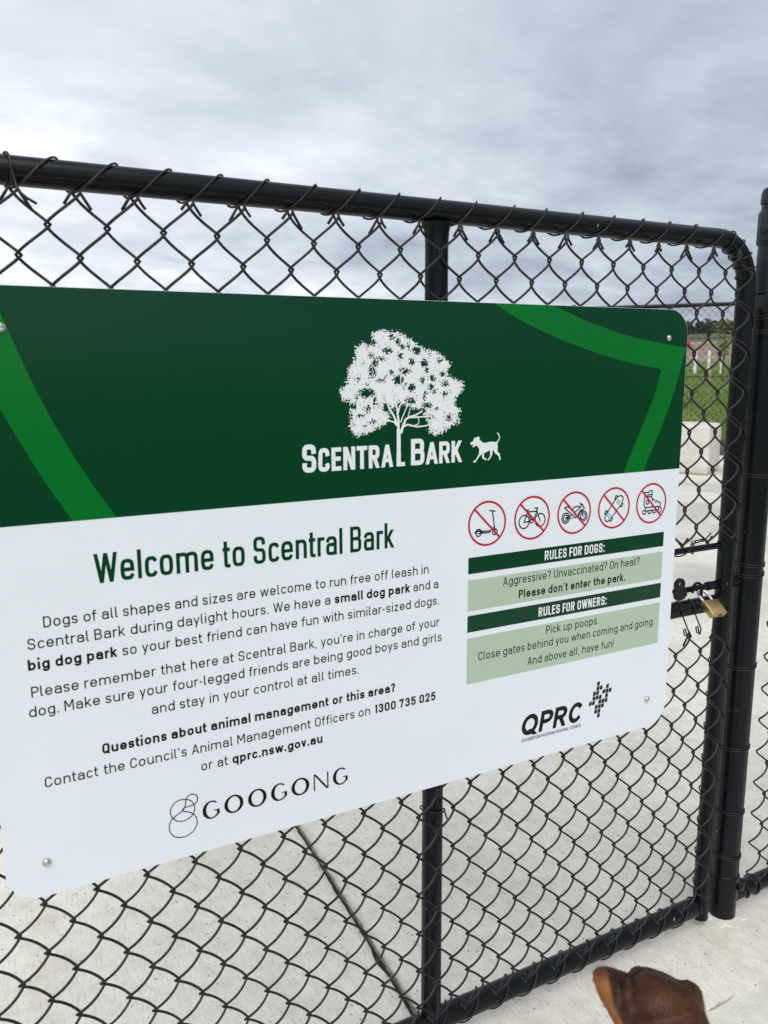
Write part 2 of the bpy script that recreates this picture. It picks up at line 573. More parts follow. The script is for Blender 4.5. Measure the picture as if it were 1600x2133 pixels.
# grass blades on the far lawn
M_grass, t, b = pmat('grass_blades', (0.1, 0.16, 0.03), 0.8, spec=0.15)
t.links.new(ramp(t, nz(t, coords(t), 3, 4), [(0.3, (0.075, 0.13, 0.014)), (0.7, (0.17, 0.245, 0.035))]), b.inputs['Base Color'])
mb = MB()
for i in range(14000):
    az = random.uniform(30, 64)
    D = 12.8 + (random.random() ** 1.6) * 22
    p = at_az(az, D, terrain_z(D))
    h = random.uniform(0.04, 0.11)
    a = random.uniform(0, 6.28)
    w = 0.008 + D * 0.0004
    lean = Vector((random.uniform(-.04, .04), random.uniform(-.04, .04), h))
    q = Vector((math.cos(a) * w, math.sin(a) * w, 0))
    mb.add([p - q, p + q, p + lean], [(0, 1, 2)])
tag(mb.build('grass', M_grass, smooth=False), 'short green grass covering the lawn beyond the far fence', 'grass', kind='stuff')

# far wood on the ridge
M_wood, t, b = pmat('far_foliage', (0.02, 0.035, 0.02), 0.9)
t.links.new(ramp(t, nz(t, coords(t), 0.22, 5), [(0.3, (0.014, 0.024, 0.016)), (0.7, (0.034, 0.05, 0.03))]), b.inputs['Base Color'])
mb = MB()
for i in range(800):
    az = random.uniform(4, 78)
    D = random.uniform(240, 285)
    base = at_az(az, D, terrain_z(D) - 0.5)
    H = random.uniform(2.9, 4.4) * (1.0 + 0.22 * noise.noise(Vector((az * 0.6, 0, 0)))) * (D / 255)
    wd = random.uniform(1.0, 1.9)
    for k in range(46):
        s_ = random.random()
        rad = wd * (1.0 - s_ * 0.65) * math.sqrt(random.random())
        a = random.uniform(0, 6.28)
        c = base + Vector((math.cos(a) * rad, math.sin(a) * rad, H * (0.02 + 0.98 * s_)))
        q = Vector((random.uniform(-1, 1), random.uniform(-1, 1), random.uniform(-1, 1))).normalized() * random.uniform(0.35, 0.75)
        w = q.orthogonal().normalized() * random.uniform(0.3, 0.65)
        mb.add([c - q, c + w, c + q, c - w], [(0, 1, 2, 3)])
tag(mb.build('distant_wood', M_wood, smooth=False), 'dark line of distant trees on the ridge', 'wood', kind='stuff')

# ------------------------------------------------------------------ chain link
DZ = 0.2775


def chain_link(mb, x0, pitch, ncol, row0, rh, z_of_row_lo, z_of_row_hi, y, r=0.002, A=0.0085, seed=0, wob=0.0011,
               per=9, sides=6, parity=0, stub_top=True, stub_bot=True, M=None, xoff=0.0):
    """vertical zig-zag spiral wires; columns x0 + j*pitch, rows row0 + m*rh; even columns sit on even rows."""
    ov = r + 0.0013

    def jit(j, m):
        q = Vector((j * 0.37 + seed, m * 0.41, seed * 1.7))
        big = noise.noise(Vector((j * 0.09 + seed, m * 0.09, 7.7)))
        return (noise.noise(q) * wob + big * wob * 1.6, noise.noise(q + Vector((9, 3, 1))) * wob + big * wob)
    for j in range(ncol):
        pts = []
        lo, hi = z_of_row_lo, z_of_row_hi
        def node(m):
            col = j if (m + j + parity) % 2 == 0 else j + 1
            side = -1 if col == j else 1
            dx, dz = jit(col, m)
            return x0 + col * pitch + dx, row0 + m * rh + dz, side
        A_j = A * (1.0 + 0.12 * noise.noise(Vector((j * 1.3, seed, 2))))
        for m in range(lo, hi):
            xa, za, sa = node(m)
            xb, zb, sb = node(m + 1)
            # going up: left->right is the front leg, right->left the back leg
            fr = -1.0 if sb > 0 else 1.0
            for k in range(per):
                s_ = k / per
                tri = s_
                smo = 0.5 - 0.5 * math.cos(math.pi * s_)
                xs = 0.72 * tri + 0.28 * smo
                x = (xa + sa * ov) * (1 - xs) + (xb + sb * ov) * xs
                zz_ = za + (zb - za) * (0.93 * s_ + 0.07 * smo)
                pts.append((x, y + fr * A_j * math.sin(math.pi * s_), zz_))
        xe, ze, se = node(hi)
        pts.append((xe + se * ov, y, ze))
        if stub_top:      # cut end bent over its neighbour
            rr = random.Random(j * 7 + seed)
            e = rr.uniform(0.45, 1.25)
            yb = 0.0035 * (1 if se > 0 else -1)
            yb *= rr.uniform(0.5, 1.8)
            pts += [(xe + se * 0.005, y + yb, ze + 0.0035), (xe + se * 0.0085, y + yb * 1.5, ze - 0.002),
                    (xe + se * (0.0085 + 0.009 * e), y + yb * 1.2, ze - 0.0165 * e)]
        xs_, zs_, ss_ = node(lo)
        if stub_bot:
            rr = random.Random(j * 11 + seed)
            e = rr.uniform(0.7, 1.1)
            yb = 0.003 * (1 if ss_ > 0 else -1)
            pts = [(xs_ + ss_ * (0.0075 + 0.010 * e), y + yb, zs_ + 0.013 * e), (xs_ + ss_ * 0.0075, y + yb * 1.4, zs_ + 0.0015),
                   (xs_ + ss_ * 0.0045, y + yb, zs_ - 0.003)] + pts
        if M:
            pts = [M @ Vector(p) for p in pts]
        mb.tube(pts, r, sides)


def helix(mb, p0, p1, R, turns, r, phase=0.0, n=26, sides=6, jitter=0.12, seed=1):
    p0, p1 = Vector(p0), Vector(p1)
    d = (p1 - p0).normalized()
    a = Vector((0, -1, 0))
    b_ = -d.cross(a)
    pts = []
    T = int(turns * n)
    for i in range(T + 1):
        th = phase + 2 * math.pi * i / n
        s_ = i / T
        w = jitter * noise.noise(Vector((i * 0.035 + seed, seed, 0.5)))
        rad = R + 0.0009 * (1 + noise.noise(Vector((i * 0.11, seed, 3.5))))
        s2 = max(0, min(1, s_ + w / turns))
        pts.append(p0 + (p1 - p0) * s2 + (a * math.cos(th) + b_ * math.sin(th)) * rad)
    mb.tube(pts, r, sides)


def bend_path(pts, rad, seg=9):
    out = [Vector(pts[0])]
    for a, b_, c in zip(pts, pts[1:], pts[2:]):
        a, b_, c = Vector(a), Vector(b_), Vector(c)
        u1, u2 = (a - b_).normalized(), (c - b_).normalized()
        p, q = b_ + u1 * rad, b_ + u2 * rad
        o = b_ + (u1 + u2) * rad
        for i in range(seg + 1):
            k = i / seg * math.pi / 2
            out.append(o + (p - o) * math.cos(k) + (q - o) * math.sin(k))
    out.append(Vector(pts[-1]))
    return out


YF, YM = 0.042, 0.0125
XS, XL, XC = 0.198, -1.262, -0.5135
ZT, ZB = 1.4855, 0.0485
RP = 0.0178
gate = empty('chain_link_gate', (XC, YF, 0.02),
             'black tubular gate with rounded corner and chain-link infill carrying the green and white sign', 'gate')
mb = MB()
mb.tube(bend_path([(XL, YF, 0.017), (XL, YF, ZT), (XS, YF, ZT), (XS, YF, 0.017)], 0.085, 12), RP, 22)
mb.build('outer_frame', M_pipe, gate)
mb = MB()
mb.tube([(XL + RP, YF, ZB), (XS - RP + 0.002, YF, ZB)], 0.0205, 22)
mb.lathe([(0.0205, 0), (0.0228, 0.001), (0.0205, 0.006)], (XS - RP - 0.006, YF, ZB), 'X', 22)
mb.build('bottom_rail', M_pipe, gate)
mb = MB()
mb.tube([(XC, YF, ZB + 0.016), (XC, YF, 1.44), (XC, YF, 1.456), (XC, YF, 1.4685)], [0.0185, 0.0185, 0.0198, 0.0232], 22)
mb.build('centre_upright', M_pipe, gate)
mb = MB()
mb.tube([(XC + 0.018, YF, 0.8815), (XS - 0.016, YF, 0.8815)], 0.0066, 14)
for q in range(9):      # weld bead against the stile
    a = q / 9 * 6.283
    mb.lathe([(0.0005, -0.003), (0.003, -0.002), (0.0042, 0), (0.003, 0.002), (0.0005, 0.003)],
             (XS - RP - 0.001 + random.uniform(-.001, .001), YF + 0.007 * math.cos(a), 0.8815 + 0.008 * math.sin(a)), 'X', 8)
mb.build('hand_hole_bar', M_pipe, gate)
mb = MB()
mb.tube([(XC + 0.017, YF, 0.7595), (XS - 0.015, YF, 0.7595)], 0.0168, 20)
mb.build('lock_rail', M_pipe, gate)

CX0, CP, RH = -1.1174, 0.0349, 0.0372
ROW0 = 1.181 + DZ
mb = MB()
j0 = -4
# left bay and, in the right bay, the panels above and below the hand hole
x_start = CX0 + j0 * CP
nleft = 21            # columns -4 .. 17, up to the centre upright
chain_link(mb, x_start, CP, nleft, ROW0, RH, -37, 0, YM, parity=0, seed=2)
mb.build('chain_link_mesh', M_wire, gate)
mb = MB()
chain_link(mb, CX0 + 17 * CP, CP, 20, ROW0, RH, -15, 0, YM, parity=1, seed=5)
mb.build('chain_link_mesh', M_wire, gate)
mb = MB()
chain_link(mb, CX0 + 17 * CP, CP, 20, ROW0, RH, -37, -20, YM, parity=1, seed=9)
mb.build('chain_link_mesh', M_wire, gate)
# lacing wire spiralling round the frame: each turn starts at a knuckle, runs slanting over the front and drops back behind
def lacing(mb, start, along, side, pitch, turns, R, r=0.0015, seed=1, front=0.13, n=24, sides=6, step=None):
    start, along, side = Vector(start), Vector(along), Vector(side)
    fr_ = Vector((0, -1, 0))
    pts = []
    for i in range(int(turns * n) + 1):
        th = 2 * math.pi * i / n - math.pi / 2
        k = i / n
        j = noise.noise(Vector((int(k + 0.1) * 1.7, seed, 0.5))) * 0.12
        w = noise.noise(Vector((k * 1.1, seed, 2.5)))
        x = pitch * (k + 0.5 * 0 + j * math.sin(math.pi * (k % 1.0)) + front * (math.sin(th) + 1))
        rad = R + r + 0.0006 * (1 + w)
        pts.append(start + along * x + (fr_ * math.cos(th) + side * math.sin(th)) * rad)
    mb.tube(pts, r, sides)


KP = 2 * CP
mb = MB()
lacing(mb, (CX0, YF, ZT), (1, 0, 0), (0, 0, 1), KP, 17.3, RP, 0.0016, 3)
mb.build('lacing_wire', M_wire, gate)
mb = MB()
lacing(mb, (XS, YF, 1.375), (0, 0, -1), (1, 0, 0), 2 * RH, 6.4, RP, 0.0014, 13)
mb.build('lacing_wire', M_wire, gate)
mb = MB()
lacing(mb, (XS, YF, 0.694), (0, 0, -1), (1, 0, 0), 2 * RH, 8.0, RP, 0.0014, 17)
mb.build('lacing_wire', M_wire, gate)
mb = MB()
lacing(mb, (0.150, YF, ZB), (-1, 0, 0), (0, 0, -1), KP, 19, 0.0205, 0.0016, 23)
mb.build('lacing_wire', M_wire, gate)
# bend of the frame: turns of a shorter wire
ctr = Vector((XS - 0.085, YF, ZT - 0.085))
mb = MB()
pts = []
for i in range(22 * 4):
    a = R_(80 - 70 * i / 88)
    k = 2 * math.pi * i / 22 - math.pi / 2
    nrm = Vector((math.cos(a), 0, math.sin(a)))
    pts.append(ctr + nrm * 0.085 + (nrm * math.sin(k) + Vector((0, -1, 0)) * math.cos(k)) * (RP + 0.0022))
mb.tube(pts, 0.0015, 6)
mb.build('lacing_wire', M_wire, gate)
# first turns at the left: a tight double wrap and its cut tail
mb = MB()
pts = []
for i in range(50):
    th = 2 * math.pi * i / 22 - math.pi / 2
    pts.append((CX0 - 0.004 + 0.0042 * math.sin(i * 0.29), YF - (RP + 0.0022) * math.cos(th), ZT + (RP + 0.0022) * math.sin(th)))
pts += [(CX0 + 0.004, YM, 1.4585), (CX0 + 0.013, YM - 0.004, 1.4495), (CX0 + 0.024, YM - 0.004, 1.4435)]
mb.tube(pts, 0.0017, 6)
mb.build('lacing_wire', M_wire, gate)


def ring_tie(mb, c, ax, R, r=0.0014, tail=0.018, seed=0, tilt=0.12):
    c = Vector(c)
    pts = []
    if ax == 'Z':
        e1, e2, e3 = Vector((0, -1, 0)), Vector((1, 0, 0)), Vector((0, 0, 1))
    else:
        e1, e2, e3 = Vector((0, -1, 0)), Vector((0, 0, 1)), Vector((1, 0, 0))
    for i in range(24):
        k = 2 * math.pi * (i - 1) / 22 + 1.3
        pts.append(c + (e1 * math.cos(k) + e2 * math.sin(k)) * (R + r) + e3 * (tilt * R * math.cos(k * 1.0 + seed) + 0.0022 * i / 22))
    if tail:
        end = pts[-1]
        pts.append(end + e1 * 0.004 - Vector((0, 0, tail * 0.5)))
        pts.append(end + e1 * 0.005 - Vector((0, 0, tail)) + e2 * 0.003)
    mb.tube(pts, r, 6)


# loose twist ties
mb = MB()
ring_tie(mb, (XC, YF, 0.478), 'Z', 0.0185 + 0.002, seed=1, tilt=0.25)
mb.build('twist_tie', M_wire, gate)
mb = MB()
mb.tube([(0.0965, YM - 0.002, 0.9085), (0.092, YF - 0.012, 0.9025), (0.0885, YF - 0.0105, 0.8945), (0.080, YF - 0.0088, 0.883), (0.066, YF - 0.0085, 0.8755), (0.052, YF - 0.008, 0.8735), (0.045, YF + 0.002, 0.8735)], 0.0014, 6)
mb.build('twist_tie', M_wire, gate)
mb = MB()
mb.tube([(0.0935, YM, 0.9095), (0.0885, YF - 0.004, 0.899), (0.0895, YF - 0.0095, 0.884), (0.093, YF - 0.006, 0.8735), (0.0965, YF + 0.006, 0.8745), (0.097, YF + 0.004, 0.892), (0.0965, YM + 0.003, 0.9045), (0.103, YM - 0.003, 0.915), (0.1085, YM - 0.004, 0.921)], 0.0014, 6)
mb.build('twist_tie', M_wire, gate)
for xx in (0.0945, 0.0595):
    pts = [(xx, YF, 0.7595 + 0.0185), (xx, YF - 0.0125, 0.7595 + 0.0135), (xx, YF - 0.0182, 0.7595 + 0.003), (xx + 0.001, YF - 0.0186, 0.7595 - 0.008), (xx + 0.005, YM + 0.006, 0.737), (xx + 0.0065, YM - 0.002, 0.722), (xx + 0.002, YM - 0.004, 0.7135),
           (xx - 0.006, YM - 0.003, 0.7165), (xx - 0.007, YM, 0.727), (xx + 0.0005, YM + 0.002, 0.728), (xx + 0.003, YM - 0.002, 0.711)]
    mb = MB()
    mb.tube(pts, 0.0015, 6)
    mb.build('twist_tie', M_wire, gate)
# slide bolt: rod through the stile, guide, eye plate, staple
mb = MB()
YB, ZBOLT = YF + 0.004, 0.7965
mb.tube([(0.058, YB, ZBOLT), (0.245, YB, ZBOLT)], 0.0060, 16)
mb.build('slide_bolt', M_pipe, gate)
mb = MB()
mb.lathe([(0.0062, 0), (0.0085, 0), (0.009, 0.001), (0.009, 0.030), (0.0085, 0.031), (0.0062, 0.031)], (0.150, YB, ZBOLT), 'X', 20)
mb.build('bolt_guide', M_pipe, gate)


def plate_poly(mb, outline, hole, y0, th):
    """flat plate in the x-z plane with one round hole"""
    n = len(outline)
    m = 20
    hx, hz, hr = hole
    verts = [Vector((p[0], p[1])) for p in outline] + [Vector((hx + hr * math.cos(6.2832 * i / m), hz + hr * math.sin(6.2832 * i / m))) for i in range(m)]
    vo, eo, fo, ov, oe, of = delaunay_2d_cdt(verts, [], [list(range(n)), list(range(n, n + m))], 0, 1e-7)
    fr = [f for f, src in zip(fo, of) if 0 in src and 1 not in src]
    k = len(vo)
    vs = [(q.x, y0, q.y) for q in vo] + [(q.x, y0 + th, q.y) for q in vo]
    fs = [tuple(f) for f in fr] + [tuple(i + k for i in reversed(f)) for f in fr]
    cnt = {}
    for f in fr:
        for a, c in zip(f, list(f[1:]) + [f[0]]):
            cnt[(a, c)] = 1
    for (a, c) in cnt:
        if (c, a) not in cnt:
            fs.append((a, c, c + k, a + k))
    mb.add(vs, fs)


mb = MB()
pl = []
for i in range(26):
    a = R_(-20 + i * 8.8)
    pl.append((0.0455 + 0.0128 * math.cos(a), 0.8195 + 0.0128 * math.sin(a)))
pl += [(0.0326, 0.800), (0.0345, 0.792), (0.042, 0.7865), (0.058, 0.7885), (0.066, 0.796), (0.0645, 0.803), (0.0585, 0.8085)]
plate_poly(mb, pl, (0.0462, 0.8205, 0.0046), 0.020, 0.006)
mb.build('eye_plate', M_pipe, gate)
mb = MB()
mb.tube([(0.0985, YF - 0.006, 0.792)] + [(0.1055 + 0.0082 * math.cos(R_(a)), 0.0305 - 0.004 * math.cos(R_(a)), 0.8005 + 0.0125 * math.sin(R_(a))) for a in range(170, -40, -15)] + [(0.112, 0.024, 0.780)], 0.0029, 10)
mb.build('staple', M_pipe, gate)

# ------------------------------------------------------------------ gate post with its latch
PX_ = 0.2708
post = empty('gate_post', (PX_, YF, 0.0), 'thick black steel post set in concrete beside the gate with a tall latch on top', 'post')
mb = MB()
mb.tube([(PX_, YF, -0.03), (PX_, YF, 1.36)], 0.0295, 32)
mb.build('shaft', M_pipe, post)
mb = MB()
mb.lathe([(0.0298, 0.0), (0.0315, 0.0), (0.0322, 0.006), (0.0322, 0.052), (0.031, 0.056), (0.0296, 0.057)], (PX_, YF, 0.052), 'Z', 32)
mb.box((PX_ + 0.012, YF - 0.033, 0.083), (0.008, 0.006, 0.006), None, 0.003)
mb.box((PX_ + 0.036, YF - 0.014, 0.070), (0.010, 0.010, 0.014), None, 0.005)
mb.build('pipe_clamp', M_pipe, post)
mb = MB()
n_ = 40
vs, fs = [], []
for j, (r0, h0) in enumerate(((0.0290, 0.0035), (0.033, 0.0035), (0.038, 0.0028), (0.046, 0.0018), (0.058, -0.002))):
    for k in range(n_):
        a = 6.2832 * k / n_
        w = 1 + (0.22 * noise.noise(Vector((math.cos(a) * 2.1, math.sin(a) * 2.1, j * 0.35))) + 0.12 * noise.noise(Vector((math.cos(a) * 6, math.sin(a) * 6, j * 0.8)))) * min(j, 2)
        vs.append((PX_ + r0 * w * math.cos(a), YF + r0 * w * math.sin(a), h0 * (1 + 0.5 * noise.noise(Vector((math.cos(a) * 7, math.sin(a) * 7, j))))))
for j in range(4):
    for k in range(n_):
        fs.append((j * n_ + k, j * n_ + (k + 1) % n_, (j + 1) * n_ + (k + 1) % n_, (j + 1) * n_ + k))
mb.add(vs, fs)
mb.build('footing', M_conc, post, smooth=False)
for i, z in enumerate((1.335, 1.305, 1.016, 0.828, 0.806, 0.600, 0.411, 0.257, 0.149)):
    mb = MB()
    pts = []
    rr = RP
    for q in range(46):
        k = 2 * math.pi * q / 22 + 1.3
        pts.append((PX_ + 0.0309 * math.sin(k), YF - 0.0309 * math.cos(k), z + 0.0024 * math.cos(k + i) + 0.011 * q / 46))
    mb.tube(pts, 0.0013, 6)
    mb.build('tie_wire', M_wire, post)
mb = MB()
mb.lathe([(0.0080, 0), (0.0108, 0), (0.0112, 0.002), (0.0112, 0.022), (0.0080, 0.022)], (0.2205, YB, ZBOLT), 'X', 20)
mb.build('bolt_socket', M_pipe, post)
LX = 0.2655
latch = MB()
latch.box((LX + 0.006, YF - 0.004, 1.3685), (0.029, 0.027, 0.0205), None, 0.004)
latch.build('latch_housing', M_plastic, post)
latch = MB()
latch.lathe([(0.0275, 0), (0.0285, 0.003), (0.0262, 0.10), (0.0255, 0.166), (0.022, 0.168)], (LX, YF, 1.389), 'Z', 10)
latch.build('latch_tube', M_plastic, post)
latch = MB()
latch.lathe([(0.0285, 0), (0.030, 0.003), (0.0295, 0.058), (0.027, 0.064), (0.0235, 0.066)], (LX - 0.001, YF, 1.482), 'Z', 10)
latch.lathe([(0.002, -0.006), (0.009, -0.005), (0.0105, 0.0), (0.010, 0.006)], (LX - 0.028, YF - 0.004, 1.513), 'X', 16)
latch.build('latch_bracket', M_plastic, post)
latch = MB()
latch.lathe([(0.0222, 0.0), (0.0222, 0.014), (0.0265, 0.0145), (0.0272, 0.017), (0.0265, 0.034), (0.0235, 0.043), (0.016, 0.047), (0.001, 0.0485)], (LX, YF, 1.545), 'Z', 28)
latch.build('latch_knob', M_plastic, post)

# ------------------------------------------------------------------ fixed fence bay to the right of the post
bay = empty('side_fence', (0.31, YF, 0.0), 'fixed black chain-link fence bay running on to the right of the gate post', 'fence')
mb = MB()
mb.tube([(0.298, YF, 0.0425), (3.2, YF, 0.0425)], 0.0195, 20)
mb.build('bottom_rail', M_pipe, bay)
mb = MB()
mb.tube([(0.298, YF, 1.33), (3.2, YF, 1.33)], 0.0178, 20)
mb.build('top_rail', M_pipe, bay)
mb = MB()
mb.tube([(3.2, YF, -0.02), (3.2, YF, 1.40)], 0.0295, 20)
mb.build('end_post', M_pipe, bay)
mb = MB()
chain_link(mb, 0.3155, CP, 40, 1.298, RH, -33, 0, YM + 0.004, parity=0, seed=31)
mb.build('chain_link_mesh', M_wire, bay)
mb = MB()
lacing(mb, (0.425, YF, 0.0425), (1, 0, 0), (0, 0, -1), KP, 36, 0.0195, 0.0016, 41)
mb.build('lacing_wire', M_wire, bay)
mb = MB()
lacing(mb, (0.332, YF, 1.33), (1, 0, 0), (0, 0, 1), KP, 38, 0.0178, 0.0016, 43)
mb.build('lacing_wire', M_wire, bay)
for xx, tl, sd_ in ((0.335, 0.0, 2), (0.368, 0.030, 5)):
    mb = MB()
    ring_tie(mb, (xx, YF, 0.0425), 'X', 0.0197, 0.0019, tl, sd_, 0.25)
    mb.build('twist_tie', M_wire, bay)

# ------------------------------------------------------------------ padlock
lock = empty('padlock', (0.1185, -0.0015, 0.7661), 'small brass padlock with bright shackle hanging from the gate bolt', 'padlock')
ex = Vector((0.995, -0.094, -0.020))
ey = Vector((0.037, 0.562, -0.826))
ez = ex.cross(ey)
LM = Matrix((ex, ey, ez)).transposed()
LC = Vector((0.1185, -0.0015, 0.7661))
mb = MB()
mb.box(LC, (0.019, 0.0072, 0.0178), LM, 0.0013)
mb.build('lock_body', M_brass, lock)
mb = MB()
hw = 0.0118
sp = [(-hw, 0, 0.014)] + [(-hw, 0, 0.030)] + [(-hw * math.cos(R_(a)), 0, 0.036 + hw * math.sin(R_(a))) for a in range(0, 181, 15)] + [(hw, 0, 0.030), (hw, 0, 0.014)]
mb.tube([LC + LM @ Vector(q) for q in sp], 0.0031, 14)
mb.build('shackle', M_chrome, lock)
mb = MB()
el = [(0.0120 * math.cos(k / 30 * 6.2832), -0.00725, 0.0075 + 0.0048 * math.sin(k / 30 * 6.2832)) for k in range(30)]
mb.tube([LC + LM @ Vector(q) for q in el], 0.00030, 5, closed=True)
for i in range(8):
    x = -0.0075 + i * 0.00215
    mb.tube([LC + LM @ Vector((x, -0.0073, 0.0052)), LC + LM @ Vector((x, -0.0073, 0.0098))], 0.00028, 4)
mb.tube([LC + LM @ Vector((-0.013, -0.0073, 0.001)), LC + LM @ Vector((0.013, -0.0073, 0.001))], 0.00025, 4)
for i in range(9):
    x = -0.0085 + i * 0.0021
    mb.tube([LC + LM @ Vector((x, -0.0073, -0.0035)), LC + LM @ Vector((x + 0.0011 * (i % 2), -0.0073, -0.0012))], 0.0003, 4)
mb.build('engraving', M_brassdark, lock)
mb = MB()
mb.lathe([(0.0005, -0.0004), (0.0042, -0.0004), (0.0045, 0.0002), (0.0005, 0.0003)], (0, 0, 0), 'Z', 20)
mb.v = [tuple(LC + LM @ (Vector(q) + Vector((0.004, 0, -0.0179)))) for q in mb.v]
mb.box(LC + LM @ Vector((0.004, 0, -0.0183)), (0.0028, 0.0005, 0.0004), LM, 0)
mb.build('keyway', M_brassdark, lock)

# ------------------------------------------------------------------ background things
blk = at_az(49.0, 10.12, 0)
fence_c = at_az(49.0, 12.9, 0)
ff = empty('far_fence', fence_c, 'tall black chain-link fence across the lawn behind the pale concrete block', 'fence')
FZ = 12.9
ux = Vector((far_per.x, far_per.y, 0))
def fpt(s_, z):
    return Vector((fence_c.x, fence_c.y, 0)) + ux * s_ + Vector((0, 0, z))
FT = 1.2552 + 0.0617 * FZ
mb = MB()
mb.tube([fpt(-9, FT - 0.06), fpt(-0.4, FT), fpt(9, FT + 0.08)], 0.030, 14)
mb.build('top_rail', M_pipe, ff)
MF = Matrix(((far_per.x, -far_dir.x, 0, fence_c.x), (far_per.y, -far_dir.y, 0, fence_c.y), (0, 0, 1, 0), (0, 0, 0, 1)))
mb = MB()
chain_link(mb, -2.6, 0.05, 100, FT - 0.03, 0.054, -34, 0, 0.03, r=0.0025, A=0.006, seed=51, per=3, sides=4, parity=0, stub_top=False, stub_bot=False, M=MF)
mb.build('chain_link_mesh', M_wire, ff)
mb = MB()
for z in (1.2552 + 0.0252 * FZ, 1.2552 - 0.0170 * FZ):
    mb.tube([fpt(-9, z - 0.04), fpt(9, z + 0.05)], 0.006, 6)
mb.build('tension_wire', M_wire, ff)
for s_ in (-4.6, -1.9, 1.3, 4.0):
    mb = MB()
    mb.tube([fpt(s_, -0.1), fpt(s_, FT + 0.05)], 0.03, 12)
    mb.build('fence_post', M_pipe, ff)

block = empty('concrete_block', blk, 'pale cast concrete seat block with a worn rounded top beyond the gate', 'block')
mb = MB()
bm = bmesh.new()
bmesh.ops.create_cube(bm, size=2.0)
for v_ in bm.verts:
    v_.co = Vector((v_.co.x * 0.30, v_.co.y * 0.30, (v_.co.z + 1) * 0.278))
bmesh.ops.bevel(bm, geom=bm.edges[:] + bm.verts[:], offset=0.042, segments=4, affect='EDGES', profile=0.5)
bmesh.ops.subdivide_edges(bm, edges=bm.edges[:], cuts=3, use_grid_fill=True)
for v_ in bm.verts:
    v_.co += Vector((1, 1, 1)) * 0.006 * noise.noise(v_.co * 6)
RB = Matrix.Rotation(R_(-62), 3, 'Z')
mb.bm(bm, blk - far_dir.to_3d() * 0.0 - far_per.to_3d() * 0.13, RB)
mb.build('block_body', M_block, block)

M_wpost, t, b = pmat('white_paint', (0.80, 0.80, 0.78), 0.5)
for i, (az, lab) in enumerate(((48.39, 'white bollard on the lawn, leftmost of the three beside the sign edge'), (49.23, 'white bollard on the lawn in the middle of the three'),
                               (49.98, 'white bollard on the lawn, rightmost and nearest the gate frame'))):
    D = 30.0
    base = at_az(az, D, terrain_z(D) - 0.02)
    e = empty('white_bollard', base, lab, 'bollard', 'white bollards across the lawn')
    mb = MB()
    mb.lathe([(0.052, 0.0), (0.052, 0.76), (0.046, 0.78), (0.02, 0.79), (0.001, 0.793)], base, 'Z', 16)
    mb.build('shaft', M_wpost, e)
    mb = MB()
    mb.lathe([(0.07, 0.0), (0.07, 0.03), (0.047, 0.04)], base, 'Z', 16)
    mb.build('foot', M_wpost, e)

M_bark, _, _ = pmat('young_bark', (0.16, 0.12, 0.08), 0.9)
M_leaf, t, b = pmat('young_leaves', (0.2, 0.25, 0.03), 0.6)
t.links.new(ramp(t, nz(t, coords(t), 5, 3), [(0.3, (0.10, 0.15, 0.02)), (0.7, (0.27, 0.32, 0.04))]), b.inputs['Base Color'])
M_stake = pmat('timber_stake', (0.40, 0.33, 0.22), 0.85)[0]


def young_tree(az, D, H, lab, seed):
    rr = random.Random(seed)
    base = at_az(az, D, terrain_z(D) - 0.03)
    e = empty('young_tree', base, lab, 'tree', 'staked young trees beyond the fence')
    mb = MB()
    top = base + Vector((0.05, 0.03, H * 0.72))
    mb.tube([base, base + Vector((0.02, 0.0, H * 0.4)), top], [0.035, 0.028, 0.015], 8)
    limbs = []
    for i in range(13):
        a = rr.uniform(0, 6.28)
        s_ = rr.uniform(0.42, 0.98)
        p = base + (top - base) * s_
        q = p + Vector((math.cos(a), math.sin(a), rr.uniform(0.5, 1.6))).normalized() * rr.uniform(0.22, 0.5) * H * 0.32
        limbs.append((p, q))
        mb.tube([p, (p + q) / 2 + Vector((0, 0, 0.02)), q], [0.012, 0.009, 0.004], 5)
    mb.build('trunk', M_bark, e)
    mb = MB()
    for p, q in limbs:
        for k in range(26):
            c = p + (q - p) * rr.uniform(0.35, 1.1) + Vector((rr.gauss(0, .07), rr.gauss(0, .07), rr.gauss(0, .08)))
            d = Vector((rr.uniform(-1, 1), rr.uniform(-1, 1), rr.uniform(-1, 1))).normalized()
            w = d.orthogonal().normalized() * 0.028
            mb.add([c - d * 0.055, c + w, c + d * 0.055, c - w], [(0, 1, 2, 3)])
    mb.build('crown', M_leaf, e, smooth=False)
    for sx in (-0.32, 0.34):
        mb = MB()
        p = base + ux * sx
        mb.tube([p, p + Vector((0, 0, H * 0.55))], 0.03, 8)
        mb.build('stake', M_stake, e)


young_tree(50.05, 26.0, 2.2, 'thin young tree with yellow-green leaves tied between stakes beyond the fence', 3)

M_redp = pmat('red_plastic', (0.55, 0.03, 0.035), 0.5)[0]
rb = at_az(47.55, 48.0, terrain_z(48.0))
e = empty('red_barrier', rb + Vector((0, 0, 0.0)), 'small red plastic barrier standing on the bare earth beyond the lawn', 'barrier')
mb = MB()
Mb = Matrix(((far_per.x, far_dir.x, 0), (far_per.y, far_dir.y, 0), (0, 0, 1)))
cz = 1.2552 + 0.0190 * 48 - terrain_z(48.0)
mb.box(rb + Vector((0, 0, cz)), (0.42, 0.10, 0.16), Mb, 0.04)
mb.build('panel', M_redp, e)
mb = MB()
for sx in (-0.3, 0.3):
    mb.tube([rb + ux * sx - Vector((0, 0, 0.05)), rb + ux * sx + Vector((0, 0, cz - 0.2))], 0.04, 8)
mb.build('stand', M_stake, e)

